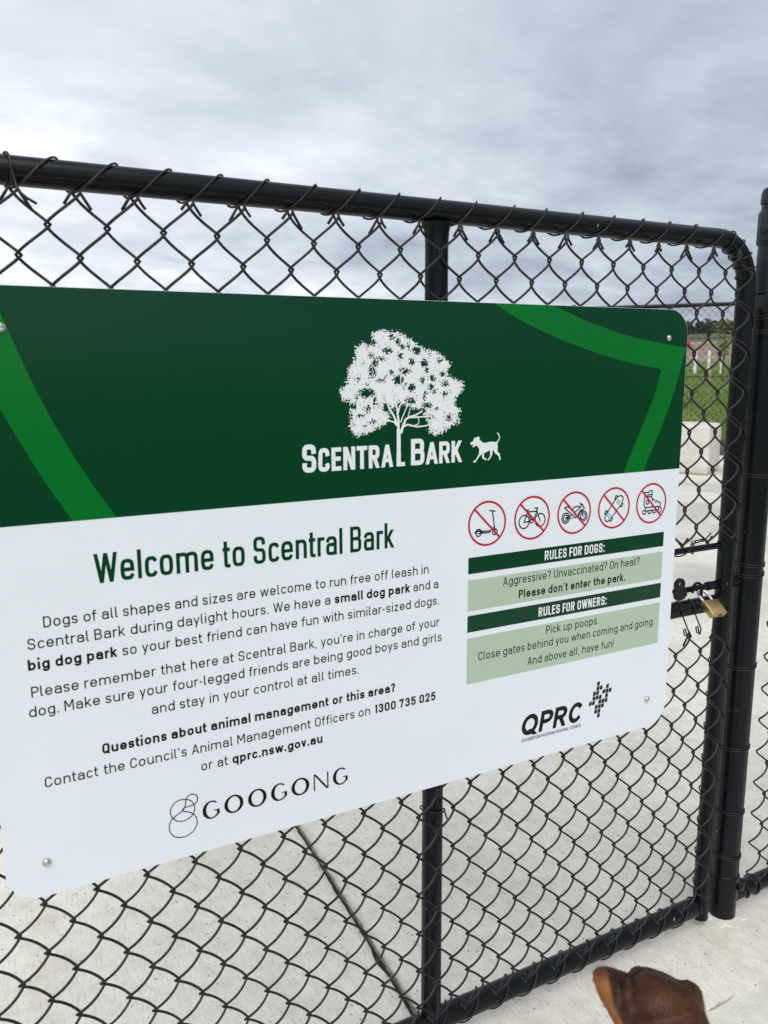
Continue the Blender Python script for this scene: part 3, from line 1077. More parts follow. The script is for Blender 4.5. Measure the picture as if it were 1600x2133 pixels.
# ------------------------------------------------------------------ the sign
SX0, SX1, SZ0, SZM, SZ1 = -1.1954, 0.0, 0.5475, 1.0574, 1.3475
sign = empty('information_sign', (-0.6, 0.0, SZ0), 'large green and white dog park welcome sign screwed to the gate', 'sign')


def on_sign(px, py):
    """point of the sign face under a photograph pixel (the face lies in y = 0)"""
    d = _f + _r * ((px - PW / 2) / FPX) - _u * ((py - PH / 2) / FPX)
    k = -CAM.y / d.y
    return (CAM.x + k * d.x, CAM.z + k * d.z)


def rounded(x0, x1, z0, z1, r, n=10, corners=(1, 1, 1, 1)):
    out = []
    for (cx_, cz_, a0, on) in ((x1, z1, 0, corners[0]), (x0, z1, 90, corners[1]), (x0, z0, 180, corners[2]), (x1, z0, 270, corners[3])):
        if not on:
            out.append((cx_, cz_))
            continue
        ox = cx_ - r if cx_ == x1 else cx_ + r
        oz = cz_ - r if cz_ == z1 else cz_ + r
        for i in range(n + 1):
            a = R_(a0 + 90 * i / n)
            out.append((ox + r * math.cos(a), oz + r * math.sin(a)))
    return out


CR = 0.045
mb = MB()
ol = rounded(SX0, SX1, SZ0, SZ1, CR)
n = len(ol)
mb.add([(x, 0.0, z) for x, z in ol] + [(x, 0.003, z) for x, z in ol], [tuple(range(n)), tuple(range(2 * n - 1, n - 1, -1))] + [(i, (i + 1) % n, n + (i + 1) % n, n + i) for i in range(n)])
mb.build('panel', M_white, sign, smooth=False)


def sheet(mb, verts, faces, lift):
    mb.add([(x, -lift * 0.45, z) for x, z in verts], faces)


def poly_union(polys):
    """triangulated union of simple polygons"""
    V_, F_ = [], []
    for p in polys:
        a = sum(p[i - 1][0] * p[i][1] - p[i][0] * p[i - 1][1] for i in range(len(p)))
        if abs(a) < 1e-12:
            continue
        q = p if a > 0 else p[::-1]
        F_.append(list(range(len(V_), len(V_) + len(q))))
        V_ += [Vector(c) for c in q]
    if not F_:
        return [], []
    E_ = [(f[i - 1], f[i]) for f in F_ for i in range(len(f))]
    vo, eo, fo, ov, oe, of = delaunay_2d_cdt(V_, E_, [], 0, 1e-7)
    P_ = [[(V_[i].x, V_[i].y) for i in f] for f in F_]
    B_ = [(min(c[0] for c in p), max(c[0] for c in p), min(c[1] for c in p), max(c[1] for c in p)) for p in P_]
    keep = []
    for f in fo:
        x = sum(vo[i].x for i in f) / 3
        y = sum(vo[i].y for i in f) / 3
        for p, bb in zip(P_, B_):
            if x < bb[0] or x > bb[1] or y < bb[2] or y > bb[3]:
                continue
            ins = False
            for i in range(len(p)):
                (xa, ya), (xb, yb) = p[i - 1], p[i]
                if (ya > y) != (yb > y) and x < (xb - xa) * (y - ya) / (yb - ya) + xa:
                    ins = not ins
            if ins:
                keep.append(tuple(f))
                break
    return [(c.x, c.y) for c in vo], keep


def stroke_polys(pts, w, closed=False, cap=True, w_end=None):
    """quads (mitred) along a polyline"""
    P = [Vector(p) for p in pts]
    Q = [P[0]]
    for p in P[1:]:
        if (p - Q[-1]).length > w * 1e-3:
            Q.append(p)
    if closed and (Q[0] - Q[-1]).length < w * 1e-2:
        Q.pop()
    P = Q
    n = len(P)
    if n < 2:
        c = P[0]
        h = w / 2
        return [[(c.x - h, c.y - h), (c.x + h, c.y - h), (c.x + h, c.y + h), (c.x - h, c.y + h)]]
    if cap and not closed:
        P[0] = P[0] + (P[0] - P[1]).normalized() * w / 2
        e = w if w_end is None else w_end
        P[-1] = P[-1] + (P[-1] - P[-2]).normalized() * e / 2
    L, Rr = [], []
    for i in range(n):
        if closed:
            a, c = P[i - 1], P[(i + 1) % n]
        else:
            a, c = P[max(i - 1, 0)], P[min(i + 1, n - 1)]
        d1 = (P[i] - a).normalized() if (P[i] - a).length > 0 else (c - P[i]).normalized()
        d2 = (c - P[i]).normalized() if (c - P[i]).length > 0 else d1
        n1, n2 = Vector((-d1.y, d1.x)), Vector((-d2.y, d2.x))
        m = (n1 + n2)
        if m.length < 0.2:
            m = n1
        m.normalize()
        k = min(1.0 / max(m.dot(n1), 0.3), 2.2)
        ww = w if w_end is None else w + (w_end - w) * i / (n - 1)
        L.append(P[i] + m * k * ww / 2)
        Rr.append(P[i] - m * k * ww / 2)
    out = []
    for i in range(n if closed else n - 1):
        j = (i + 1) % n
        out.append([tuple(L[i]), tuple(Rr[i]), tuple(Rr[j]), tuple(L[j])])
    return out


# ---- a monoline alphabet: skeletons in a box of width W; x-height XH, cap height 1
XH = 0.725


def arc(cx_, cy_, rx, ry, a0, a1, e=2.5, n=14):
    out = []
    for i in range(n + 1):
        a = R_(a0 + (a1 - a0) * i / n)
        c, s_ = math.cos(a), math.sin(a)
        out.append((cx_ + rx * math.copysign(abs(c) ** (2 / e), c), cy_ + ry * math.copysign(abs(s_) ** (2 / e), s_)))
    return out


def glyphs(e, plain_l, C=1.0):
    X, h = XH, XH / 2
    A = lambda *a: arc(*a, e=e)
    g = {}
    bowl = lambda w: ('c', A(w / 2, h, w / 2, h, 0, 360)[:-1])
    g['a'] = (.55, X, [('o', A(.275, .47, .275, .255, 158, 0) + [(.55, 0)]), ('o', [(.55, .415), (.20, .415)] + A(.20, .2075, .20, .2075, 90, 270)[1:] + [(.32, 0)] + A(.32, .21, .23, .21, 270, 360)[1:])])
    g['b'] = (.57, X, [('o', [(0, 0), (0, 1)]), bowl(.57)])
    g['c'] = (.50, X, [('o', A(.275, h, .275, h, 42, 318))])
    g['d'] = (.57, X, [('o', [(.57, 0), (.57, 1)]), bowl(.57)])
    g['e'] = (.57, X, [('o', [(.0, .36), (.57, .36)] + A(.285, h, .285, h, 0, 322))])
    g['f'] = (.34, X, [('o', [(.34, 1)] + A(.30, .84, .18, .16, 90, 180) + [(.12, 0)]), ('o', [(.0, X), (.33, X)])])
    g['g'] = (.57, X, [bowl(.57), ('o', [(.57, X), (.57, 0)] + A(.285, -.02, .285, .24, 0, -138)[1:])])
    g['h'] = (.55, X, [('o', [(0, 0), (0, 1)]), ('o', [(0, .42)] + A(.275, .45, .275, .275, 170, 0) + [(.55, 0)])])
    g['i'] = (0, X, [('o', [(0, 0), (0, X)]), ('d', (0, .95))])
    g['k'] = (.52, X, [('o', [(0, 0), (0, 1)]), ('h', (.0, .24), (.50, X)), ('h', (.17, .42), (.54, 0))])
    g['l'] = (0, X, [('o', [(0, 0), (0, 1)])]) if plain_l else (.19, X, [('o', [(0, 1), (0, .19)] + A(.19, .19, .19, .19, 180, 270)[1:])])
    g['m'] = (.94, X, [('o', [(0, 0), (0, X)]), ('o', [(0, .44)] + A(.235, .47, .235, .255, 170, 0) + [(.47, 0)]), ('o', [(.47, .44)] + A(.705, .47, .235, .255, 170, 0) + [(.94, 0)])])
    g['n'] = (.55, X, [('o', [(0, 0), (0, X)]), ('o', [(0, .42)] + A(.275, .45, .275, .275, 170, 0) + [(.55, 0)])])
    g['o'] = (.57, X, [bowl(.57)])
    g['p'] = (.57, X, [('o', [(0, -.26), (0, X)]), bowl(.57)])
    g['q'] = (.57, X, [('o', [(.57, -.26), (.57, X)]), bowl(.57)])
    g['r'] = (.34, X, [('o', [(0, 0), (0, X)]), ('o', [(0, .40)] + A(.29, .42, .29, .305, 170, 82))])
    g['s'] = (.48, X, [('o', A(.24, .545, .235, .18, 28, 262) + A(.24, .182, .24, .182, 82, -152))])
    g['t'] = (.34, X, [('o', [(.11, .95), (.11, .17)] + A(.28, .17, .17, .17, 180, 270)[1:] + [(.34, 0)]), ('o', [(0, X), (.33, X)])])
    g['u'] = (.55, X, [('o', [(0, X), (0, .28)] + A(.275, .275, .275, .275, 180, 350) + [(.55, .31)]), ('o', [(.55, 0), (.55, X)])])
    g['v'] = (.52, X, [('h', (0, X), (.26, 0)), ('h', (.52, X), (.26, 0))])
    g['w'] = (.84, X, [('h', (0, X), (.21, 0)), ('h', (.42, X), (.21, 0)), ('h', (.42, X), (.63, 0)), ('h', (.84, X), (.63, 0))])
    g['y'] = (.53, X, [('h', (0, X), (.27, .0)), ('h', (.53, X), (.15, -.26))])
    g['z'] = (.45, X, [('o', [(0, X), (.45, X)]), ('o', [(0, 0), (.45, 0)]), ('h', (.45, X), (0, 0))])
    g['A'] = (.66, C, [('h', (0, 0), (.33, 1)), ('h', (.66, 0), (.33, 1)), ('b', [(.13, .27), (.53, .27)])])
    g['B'] = (.59, C, [('o', [(0, 0), (0, 1), (.33, 1)] + A(.33, .765, .23, .235, 90, -90)[1:] + [(0, .53)]), ('o', [(.33, .53)] + A(.33, .265, .26, .265, 90, -90)[1:] + [(0, 0)])])
    g['C'] = (.57, C, [('o', [(.57, .80)] + A(.30, .70, .27, .30, 15, 180) + A(.30, .30, .30, .30, 180, 345) + [(.57, .2)])]) if e > 2.2 else (.60, C, [('o', A(.33, .5, .33, .5, 48, 312))])
    g['D'] = (.60, C, [('c', [(0, 0), (0, 1), (.26, 1)] + A(.26, .66, .34, .34, 90, 0)[1:] + [(.60, .34)] + A(.26, .34, .34, .34, 0, -90)[1:])])
    g['E'] = (.50, C, [('o', [(.50, 1), (0, 1), (0, 0), (.50, 0)]), ('o', [(0, .52), (.45, .52)])])
    g['F'] = (.48, C, [('o', [(.48, 1), (0, 1), (0, 0)]), ('o', [(0, .50), (.43, .50)])])
    g['G'] = (.60, C, [('o', [(.58, .80)] + A(.30, .70, .28, .30, 15, 180) + A(.30, .30, .30, .30, 180, 360) + [(.60, .46), (.34, .46)])])
    g['I'] = (0, C, [('o', [(0, 0), (0, 1)])])
    g['K'] = (.58, C, [('o', [(0, 0), (0, 1)]), ('h', (.02, .34), (.55, 1)), ('h', (.20, .56), (.60, 0))])
    g['L'] = (.46, C, [('o', [(0, 1), (0, 0), (.46, 0)])])
    g['M'] = (.74, C, [('o', [(0, 0), (0, 1)]), ('o', [(.74, 0), (.74, 1)]), ('h', (.03, 1), (.37, .32)), ('h', (.71, 1), (.37, .32))])
    g['N'] = (.62, C, [('o', [(0, 0), (0, 1)]), ('o', [(.62, 0), (.62, 1)]), ('h', (.03, 1), (.59, 0))])
    oo = A(.30, .68, .30, .32, 0, 180) + A(.30, .32, .30, .32, 180, 360) if e > 2.2 else A(.36, .5, .36, .5, 0, 359)
    g['O'] = (.60 if e > 2.2 else .72, C, [('c', oo)])
    g['P'] = (.57, C, [('o', [(0, 0), (0, 1), (.31, 1)] + A(.31, .73, .26, .27, 90, -90)[1:] + [(0, .46)])])
    g['Q'] = (g['O'][0], C, g['O'][2] + [('h', (g['O'][0] * .58, .27), (g['O'][0] * 1.03, -.04))])
    g['R'] = (.59, C, [('o', [(0, 0), (0, 1), (.31, 1)] + A(.31, .74, .26, .26, 90, -90)[1:] + [(0, .48)]), ('h', (.30, .48), (.59, 0))])
    g['S'] = (.57, C, [('o', [(.555, .80)] + A(.28, .755, .275, .245, 14, 180)[1:] + A(.28, .755, .275, .24, 180, 262)[1:] + A(.285, .25, .285, .265, 80, 0)[1:] + A(.285, .25, .285, .25, 0, -166)[1:] + [(.005, .205)])])
    g['T'] = (.56, C, [('o', [(0, 1), (.56, 1)]), ('o', [(.28, 0), (.28, 1)])])
    g['U'] = (.60, C, [('o', [(0, 1), (0, .31)] + A(.30, .30, .30, .30, 180, 360) + [(.60, 1)])])
    g['W'] = (.94, C, [('h', (0, 1), (.235, 0)), ('h', (.47, 1), (.235, 0)), ('h', (.47, 1), (.705, 0)), ('h', (.94, 1), (.705, 0))])
    g['Y'] = (.60, C, [('h', (0, 1), (.30, .40)), ('h', (.60, 1), (.30, .40)), ('o', [(.30, 0), (.30, .44)])])
    g['0'] = (.56, C, [('c', A(.28, .70, .28, .30, 0, 180) + A(.28, .30, .28, .30, 180, 360))])
    g['1'] = (.26, C, [('o', [(.26, 0), (.26, 1)]), ('h', (0, .76), (.26, 1))])
    g['2'] = (.54, C, [('o', A(.27, .73, .27, .27, 168, -38) + [(.02, 0), (.54, 0)])])
    g['3'] = (.54, C, [('o', A(.27, .765, .245, .235, 160, -90) + A(.27, .265, .27, .265, 90, -160)[1:])])
    g['5'] = (.54, C, [('o', [(.50, 1), (.06, 1), (.03, .56)] + A(.27, .32, .27, .32, 135, -155))])
    g['7'] = (.52, C, [('o', [(0, .88), (0, 1), (.52, 1)]), ('h', (.52, 1), (.16, 0))])
    g['.'] = (0, C, [('d', (0, 0))])
    g[':'] = (0, C, [('d', (0, 0)), ('d', (0, .56))])
    g[','] = (.06, C, [('h', (.08, .10), (.02, -.15))])
    g["'"] = (.06, C, [('h', (.08, 1.0), (.02, .76))])
    g['-'] = (.24, C, [('o', [(0, .40), (.24, .40)])])
    g['?'] = (.44, C, [('o', A(.22, .77, .22, .23, 165, -30) + [(.22, .40), (.22, .27)]), ('d', (.22, 0))])
    g['!'] = (0, C, [('o', [(0, .27), (0, 1)]), ('d', (0, 0))])
    return g


FONTS = {'din': glyphs(2.3, False), 'osw': glyphs(3.2, True), 'geo': glyphs(2.0, True)}
GC = {}


def glyph_mesh(font, ch, kx, w):
    key = (font, ch, round(kx, 3), w)
    if key in GC:
        return GC[key]
    Wd, H, parts = FONTS[font][ch]
    ow = max(Wd * kx, w) if Wd else w

    def mapx(x):
        return w / 2 + (x / Wd) * (ow - w) if Wd else w / 2 + x * kx

    def mapy(y):
        if y > H + 1e-6:
            return y - w / 2
        if y < -1e-6:
            return y + w / 2
        return w / 2 + (y / H) * (H - w)
    polys = []
    for p in parts:
        if p[0] in 'ocb':
            pts = [(mapx(x), mapy(y)) for x, y in p[1]]
            polys += stroke_polys(pts, w, closed=p[0] == 'c', cap=p[0] == 'o')
        elif p[0] == 'd':
            x, y = mapx(p[1][0]), p[1][1]
            d = w * 1.06 / 2
            yb = y if y < 0.7 else y - 0.06
            polys.append([(x - d, yb), (x + d, yb), (x + d, yb + 2 * d), (x - d, yb + 2 * d)])
        elif p[0] == 'h':
            (xa, ya), (xb, yb) = p[1], p[2]
            xa, xb = mapx(xa), mapx(xb)
            dy = abs(yb - ya)
            hw_ = w * math.hypot(xb - xa, dy) / dy / 2
            lim = w * 0.85
            hw_ = min(hw_, lim) * 0.96
            polys.append([(xa - hw_, ya), (xa + hw_, ya), (xb + hw_, yb), (xb - hw_, yb)])
    GC[key] = (ow, *poly_union(polys))
    return GC[key]


def gap(a, c):
    g = 0.17
    if a in 'rftkvwyTAWLPFY' or c in 'vwytfTAWY':
        g -= 0.045
    if a in 'ocebpdsagq' and c in 'ocedqgs':
        g -= 0.02
    if a == ' ' or c == ' ':
        g = 0.13 if a != ' ' or c != ' ' else 0.1
    return g


def text(mb, s_, x0, x1, z, cap, w, font='din', lift=0.0008, slant=0.0, track=1.0):
    """set a line so that it runs exactly from x0 to x1 with the given cap height"""
    def width(kx):
        tot = 0.0
        for i, ch in enumerate(s_):
            if ch == ' ':
                tot += 0.20 * kx
            else:
                Wd = FONTS[font][ch][0]
                tot += max(Wd * kx, w) if Wd else w
            if i + 1 < len(s_):
                tot += gap(ch, s_[i + 1]) * kx * track
        return tot * cap
    lo, hi = 0.2, 3.0
    for _ in range(40):
        mid = (lo + hi) / 2
        if width(mid) < x1 - x0:
            lo = mid
        else:
            hi = mid
    kx = (lo + hi) / 2
    x = x0
    for i, ch in enumerate(s_):
        if ch == ' ':
            x += 0.20 * kx * cap
        else:
            ow, V_, F_ = glyph_mesh(font, ch, kx, w)
            sheet(mb, [(x + (vx + slant * vy) * cap, z + vy * cap) for vx, vy in V_], F_, lift)
            x += ow * cap
        if i + 1 < len(s_):
            x += gap(ch, s_[i + 1]) * kx * track * cap


# ---- green header with its two pale bands
mb = MB()
hd = rounded(SX0 + 0.0004, SX1 - 0.0004, SZM, SZ1 - 0.0004, CR, corners=(1, 1, 0, 0))
sheet(mb, hd, [tuple(range(len(hd)))], 0.0004)
mb.build('green_header', M_dkgreen, sign, smooth=False)


def clampz(pts):
    return [(x, min(max(z, SZM + 0.0001), SZ1 - 0.0006)) for x, z in pts]


def band(pts):
    mb = MB()
    v_, f_ = poly_union([clampz([on_sign(*q) for q in pts])])
    sheet(mb, v_, f_, 0.0007)
    mb.build('green_band', M_ltgreen, sign, smooth=False)


band([(-34, 588), (0, 650), (32, 722), (75, 814), (114, 885), (156, 955), (198, 1017), (243, 1078.5), (151.6, 1088), (110, 1028), (72, 971), (36, 912), (0, 852), (-40, 778), (-75, 700), (-100, 588)])
band([(1029, 630), (1062, 654), (1100, 675), (1137, 693), (1175, 710), (1212, 724), (1250, 737.5), (1288, 749), (1325, 759), (1377.7, 769), (1364.7, 818.8), (1350, 858), (1333.7, 897.5),
      (1308, 960), (1299, 985), (1340, 982), (1348.7, 959.4), (1378.7, 888), (1392, 851), (1405, 813), (1418, 769), (1429, 724), (1397, 719), (1365, 712.5), (1300, 697.5), (1225, 670), (1190, 654), (1153, 634)])

# ---- tree emblem: crown with ragged leafy outline and gaps, as runs of small cells
OUT = [(560, 90), (640, 120), (760, 120), (860, 190), (950, 250), (1060, 330), (1200, 350), (1340, 470), (1370, 520), (1310, 610), (1400, 680), (1500, 700), (1520, 820), (1430, 900),
       (1420, 1000), (1490, 1040), (1450, 1120), (1470, 1200), (1390, 1230), (1260, 1330), (1160, 1360), (1090, 1280), (1110, 1230), (1060, 1150), (1000, 1040), (900, 1035), (820, 990),
       (740, 960), (690, 1040), (620, 1020), (640, 1180), (560, 1240), (480, 1280), (380, 1330), (220, 1370), (180, 1280), (150, 1240), (180, 1170), (160, 1040), (170, 960), (70, 930),
       (40, 820), (120, 740), (130, 660), (140, 560), (220, 450), (240, 300), (330, 240), (380, 290), (430, 250), (420, 130)]
HOLES = [(610, 345, 55, 36), (655, 180, 28, 30), (360, 850, 95, 60), (205, 1010, 42, 40), (290, 1120, 40, 18), (430, 600, 45, 75), (460, 500, 40, 40), (740, 690, 66, 60), (815, 585, 60, 40),
         (900, 780, 42, 52), (1050, 495, 42, 50), (1080, 570, 26, 40), (900, 480, 34, 42), (960, 345, 50, 48), (1030, 690, 26, 40), (1290, 860, 36, 26), (1090, 1000, 55, 34), (1020, 1060, 55, 36),
         (1200, 1035, 20, 14), (460, 940, 22, 50), (380, 1040, 24, 44), (440, 1190, 40, 22), (1345, 1140, 30, 34), (1110, 1140, 46, 26), (600, 1030, 46, 56), (880, 945, 60, 36), (1140, 660, 34, 26),
         (1265, 620, 34, 30), (760, 405, 26, 44), (530, 700, 44, 24), (265, 690, 20, 30), (370, 750, 16, 10), (735, 235, 26, 44), (860, 290, 20, 34), (420, 405, 30, 24), (1230, 460, 30, 26),
         (1150, 690, 26, 24), (440, 250, 40, 40), (660, 600, 30, 30), (1300, 740, 40, 34), (1130, 780, 34, 40), (240, 900, 20, 24), (820, 760, 24, 30), (1060, 850, 24, 20), (1180, 830, 26, 18),
         (590, 650, 16, 14), (520, 440, 60, 20), (345, 1235, 16, 14), (790, 300, 26, 30), (1050, 900, 20, 24), (690, 200, 14, 12)]


def signed(pt, poly):
    x, y = pt
    ins = False
    best = 1e9
    n_ = len(poly)
    for i in range(n_):
        (xa, ya), (xb, yb) = poly[i], poly[(i + 1) % n_]
        if (ya > y) != (yb > y) and x < (xb - xa) * (y - ya) / (yb - ya) + xa:
            ins = not ins
        dx, dy = xb - xa, yb - ya
        k = max(0, min(1, ((x - xa) * dx + (y - ya) * dy) / (dx * dx + dy * dy)))
        best = min(best, math.hypot(x - xa - k * dx, y - ya - k * dy))
    return best if ins else -best


mb = MB()
cell = 5
corner = [on_sign(700, 670), on_sign(700 + 1600 * .175, 670), on_sign(700, 670 + 1400 * .175), on_sign(700 + 1600 * .175, 670 + 1400 * .175)]


def em(zx, zy):
    return on_sign(700 + zx * .175, 670 + zy * .175)


for iy in range(0, 1400 // cell):
    y = iy * cell + cell / 2
    run = None
    for ix in range(0, 1600 // cell + 1):
        x = ix * cell + cell / 2
        d = signed((x, y), OUT)
        on = False
        if d > -30:
            n1 = noise.noise(Vector((x / 22, y / 22, 1.0)))
            n2 = noise.noise(Vector((x / 12, y / 12, 5.0)))
            q = d + 46 * n1 + 34 * n2 - 6
            hole = 1e9
            for (hx, hy, ha, hb) in HOLES:
                k = math.hypot((x - hx) / ha, (y - hy) / hb)
                hole = min(hole, (k - 1.0) * min(ha, hb))
            hq = hole * 0.85 + 30 * n2 + 30 * n1 + 2
            pin = noise.noise(Vector((x / 12, y / 12, 9.0))) + 0.6 * noise.noise(Vector((x / 60, y / 60, 2.0)))
            on = q > 0 and hq > 0 and not (pin > 0.56 and d < 170)
        if on and run is None:
            run = ix
        if not on and run is not None:
            a, c = run * cell, ix * cell
            y0_, y1_ = iy * cell, (iy + 1) * cell
            sheet(mb, [em(a, y1_), em(c, y1_), em(c, y0_), em(a, y0_)], [(0, 1, 2, 3)], 0.0008)
            run = None
mb.build('tree_crown_emblem', M_print_white, sign, smooth=False)
mb = MB()
S_ = on_sign(800, 800)
def ez_(pts):
    return [em(*q) for q in pts]
pw = (em(100, 1500)[0] - em(0, 1500)[0]) / 100      # metres per zoomed pixel
polys = []
for pts, w0, w1 in (([(746, 1640), (745, 1400), (742, 1280)], 52, 46), ([(742, 1300), (742, 1180), (728, 1060), (712, 960)], 34, 16), ([(728, 1230), (690, 1130), (640, 1040), (610, 990)], 30, 14),
                    ([(735, 1090), (755, 1010), (800, 930), (830, 900)], 22, 10), ([(770, 1330), (800, 1230), (830, 1160), (880, 1132), (950, 1110), (1030, 1060)], 34, 14), ([(860, 1138), (960, 1136), (1060, 1130), (1130, 1128)], 22, 12),
                    ([(800, 1250), (850, 1224), (910, 1240), (970, 1250), (1060, 1240), (1110, 1225)], 22, 14), ([(930, 1240), (980, 1215), (985, 1165), (970, 1140)], 13, 8), ([(768, 1200), (800, 1110), (835, 1030), (845, 960)], 15, 9),
                    ([(855, 1130), (870, 1080), (880, 1030)], 13, 8), ([(725, 1240), (690, 1195), (640, 1180), (600, 1190)], 20, 10), ([(700, 655), (780, 600), (850, 535)], 12, 8), ([(765, 640), (770, 750)], 12, 8),
                    ([(800, 790), (815, 690), (830, 650)], 10, 6), ([(810, 770), (870, 740), (940, 730)], 10, 6), ([(425, 660), (440, 600), (430, 550)], 8, 6), ([(440, 605), (400, 590)], 6, 5), ([(405, 910), (470, 880)], 10, 6)):
    polys += stroke_polys(ez_(pts), w0 * pw, cap=False, w_end=w1 * pw)
v_, f_ = poly_union(polys)
sheet(mb, v_, f_, 0.0011)
mb.build('tree_trunk_emblem', M_print_white, sign, smooth=False)
# dog silhouette
DOG = [(300, 380), (340, 340), (390, 315), (430, 240), (450, 200), (470, 180), (510, 190), (540, 155), (590, 150), (628, 185), (608, 235), (660, 290), (730, 350), (790, 355), (850, 350), (950, 325), (1060, 315), (1150, 335), (1200, 312),
       (1240, 260), (1268, 195), (1268, 140), (1240, 80), (1197, 35), (1215, 8), (1260, 50), (1298, 125), (1300, 190), (1272, 270), (1220, 370), (1220, 440), (1230, 500), (1215, 600), (1240, 670), (1290, 710), (1300, 780), (1330, 900),
       (1310, 932), (1282, 925), (1260, 820), (1230, 770), (1150, 720), (1110, 660), (1080, 590), (1050, 640), (1040, 760), (990, 860), (930, 932), (895, 940), (883, 910), (920, 880), (970, 800), (975, 700), (965, 600), (900, 640),
       (840, 675), (785, 680), (770, 760), (765, 840), (830, 870), (855, 920), (840, 945), (720, 880), (705, 820), (715, 690), (690, 740), (600, 830), (510, 960), (490, 1005), (430, 1012), (400, 975), (480, 940), (540, 840),
       (600, 730), (612, 600), (600, 540), (560, 480), (510, 445), (480, 460), (430, 505), (368, 490), (400, 450), (440, 405), (350, 432)]
mb = MB()
v_, f_ = poly_union([[on_sign(960 + a * .0625, 900 + c * .0625) for a, c in DOG]])
sheet(mb, v_, f_, 0.0008)
mb.build('dog_emblem', M_print_white, sign, smooth=False)
# SCENTRAL BARK in large and small capitals
mb = MB()
zt = 1.0985
E_ = lambda px, py=975: on_sign(px, py)[0]
CB, CS = 0.0410, 0.0345
text(mb, 'S', E_(630, 985), E_(659, 982), zt, CB, 0.175, 'osw')
text(mb, 'CENTRA', E_(663, 980), E_(819, 973), zt, CS, 0.185, 'osw', track=0.62)
text(mb, 'B', E_(856, 968), E_(884, 968), zt, CB, 0.175, 'osw')
text(mb, 'ARK', E_(886.5, 966), E_(962, 962), zt, CS, 0.185, 'osw', track=0.5)
lx0, lx1, lxe = E_(826, 970), E_(835, 970), E_(843.6, 970)
sheet(mb, [(lx0, zt), (lxe, zt), (lxe, zt + 0.0062), (lx1, zt + 0.0062), (lx1, zt + 0.02), (lx0, zt + 0.02)], [(0, 1, 2, 3, 4, 5)], 0.0005)
mb.build('park_name_lettering', M_print_white, sign, smooth=False)

# ---- welcome text
mb = MB()
text(mb, 'Welcome to Scentral Bark', -1.0585, -0.6131, 0.9719, 0.0397, 0.128, 'osw', track=0.80)
mb.build('heading_lettering', M_dkgreen, sign, smooth=False)
CA, WR, WB = 0.0146, 0.116, 0.188
mb = MB()
T = lambda s_, a, c, z: text(mb, s_, a, c, z, CA, WR)
TB = lambda s_, a, c, z: text(mb, s_, a, c, z, CA, WB, track=0.85)
X = lambda px, py: on_sign(px, py)[0]
T('Dogs of all shapes and sizes are welcome to run free off leash in', -1.1248, -0.5500, 0.9225)
T('Scentral Bark during daylight hours. We have a', -1.1453, X(688, 1259), 0.8957)
TB('small dog park', X(697.5, 1257), X(854, 1233), 0.8957)
T('and a', X(861, 1231), -0.5313, 0.8957)
TB('big dog park', -1.1470, X(244.7, 1370.6), 0.8680)
T('so your best friend can have fun with similar-sized dogs.', X(255.6, 1367), -0.5297, 0.8680)
T("Please remember that here at Scentral Bark, you're in charge of your", -1.1458, -0.5288, 0.8313)
T('dog. Make sure your four-legged friends are being good boys and girls', -1.1504, -0.5241, 0.8048)
T('and stay in your control at all times.', -0.9954, -0.6763, 0.7764)
mb.build('welcome_lettering', M_ink, sign, smooth=False)
mb = MB()
TB('Questions about animal management or this area?', -1.0640, -0.6115, 0.7338)
T("Contact the Council's Animal Management Officers on", -1.1389, X(771, 1488), 0.7037)
TB('1300 735 025', X(781, 1484.5), -0.5350, 0.7037)
T('or at', -0.9305, X(475, 1594), 0.6755)
TB('qprc.nsw.gov.au', X(484.4, 1587), -0.7399, 0.6755)
mb.build('contact_lettering', M_ink, sign, smooth=False)

# ---- rules panels
def bar(x0, x1, z0, z1, m, name):
    mb = MB()
    sheet(mb, [(x0, z0), (x1, z0), (x1, z1), (x0, z1)], [(0, 1, 2, 3)], 0.0004)
    mb.build(name, m, sign, smooth=False)


XA, XB = -0.4736, -0.0310
bar(XA, XB, 0.9108, 0.9386, M_dkgreen, 'rules_bar')
bar(XA, XB, 0.8470, 0.9002, M_sage, 'rules_panel')
bar(XA, XB, 0.8100, 0.8388, M_dkgreen, 'rules_bar')
bar(XA, XB, 0.7185, 0.7998, M_sage, 'rules_panel')
mb = MB()
text(mb, 'RULES FOR DOGS:', -0.3150, -0.1783, 0.9163, 0.0166, 0.165, 'osw', track=0.85)
mb.build('rules_title_lettering', M_print_white, sign, smooth=False)
mb = MB()
text(mb, 'RULES FOR OWNERS:', -0.3245, -0.1673, 0.8155, 0.0166, 0.165, 'osw', track=0.85)
mb.build('rules_title_lettering', M_print_white, sign, smooth=False)
mb = MB()
CR2 = 0.0150
text(mb, 'Aggressive? Unvaccinated? On heat?', -0.4025, -0.0903, 0.8817, CR2, 0.112)
text(mb, "Please don't enter the park.", -0.3689, -0.1242, 0.8552, CR2, 0.175, track=0.85)
mb.build('rules_lettering', M_ink, sign, smooth=False)
mb = MB()
text(mb, 'Pick up poops.', -0.3064, -0.1846, 0.7807, CR2, 0.112)
text(mb, 'Close gates behind you when coming and going.', -0.4506, -0.0438, 0.7573, CR2, 0.112)
text(mb, 'And above all, have fun!', -0.3456, -0.1452, 0.7297, CR2, 0.112)
mb.build('rules_lettering', M_ink, sign, smooth=False)

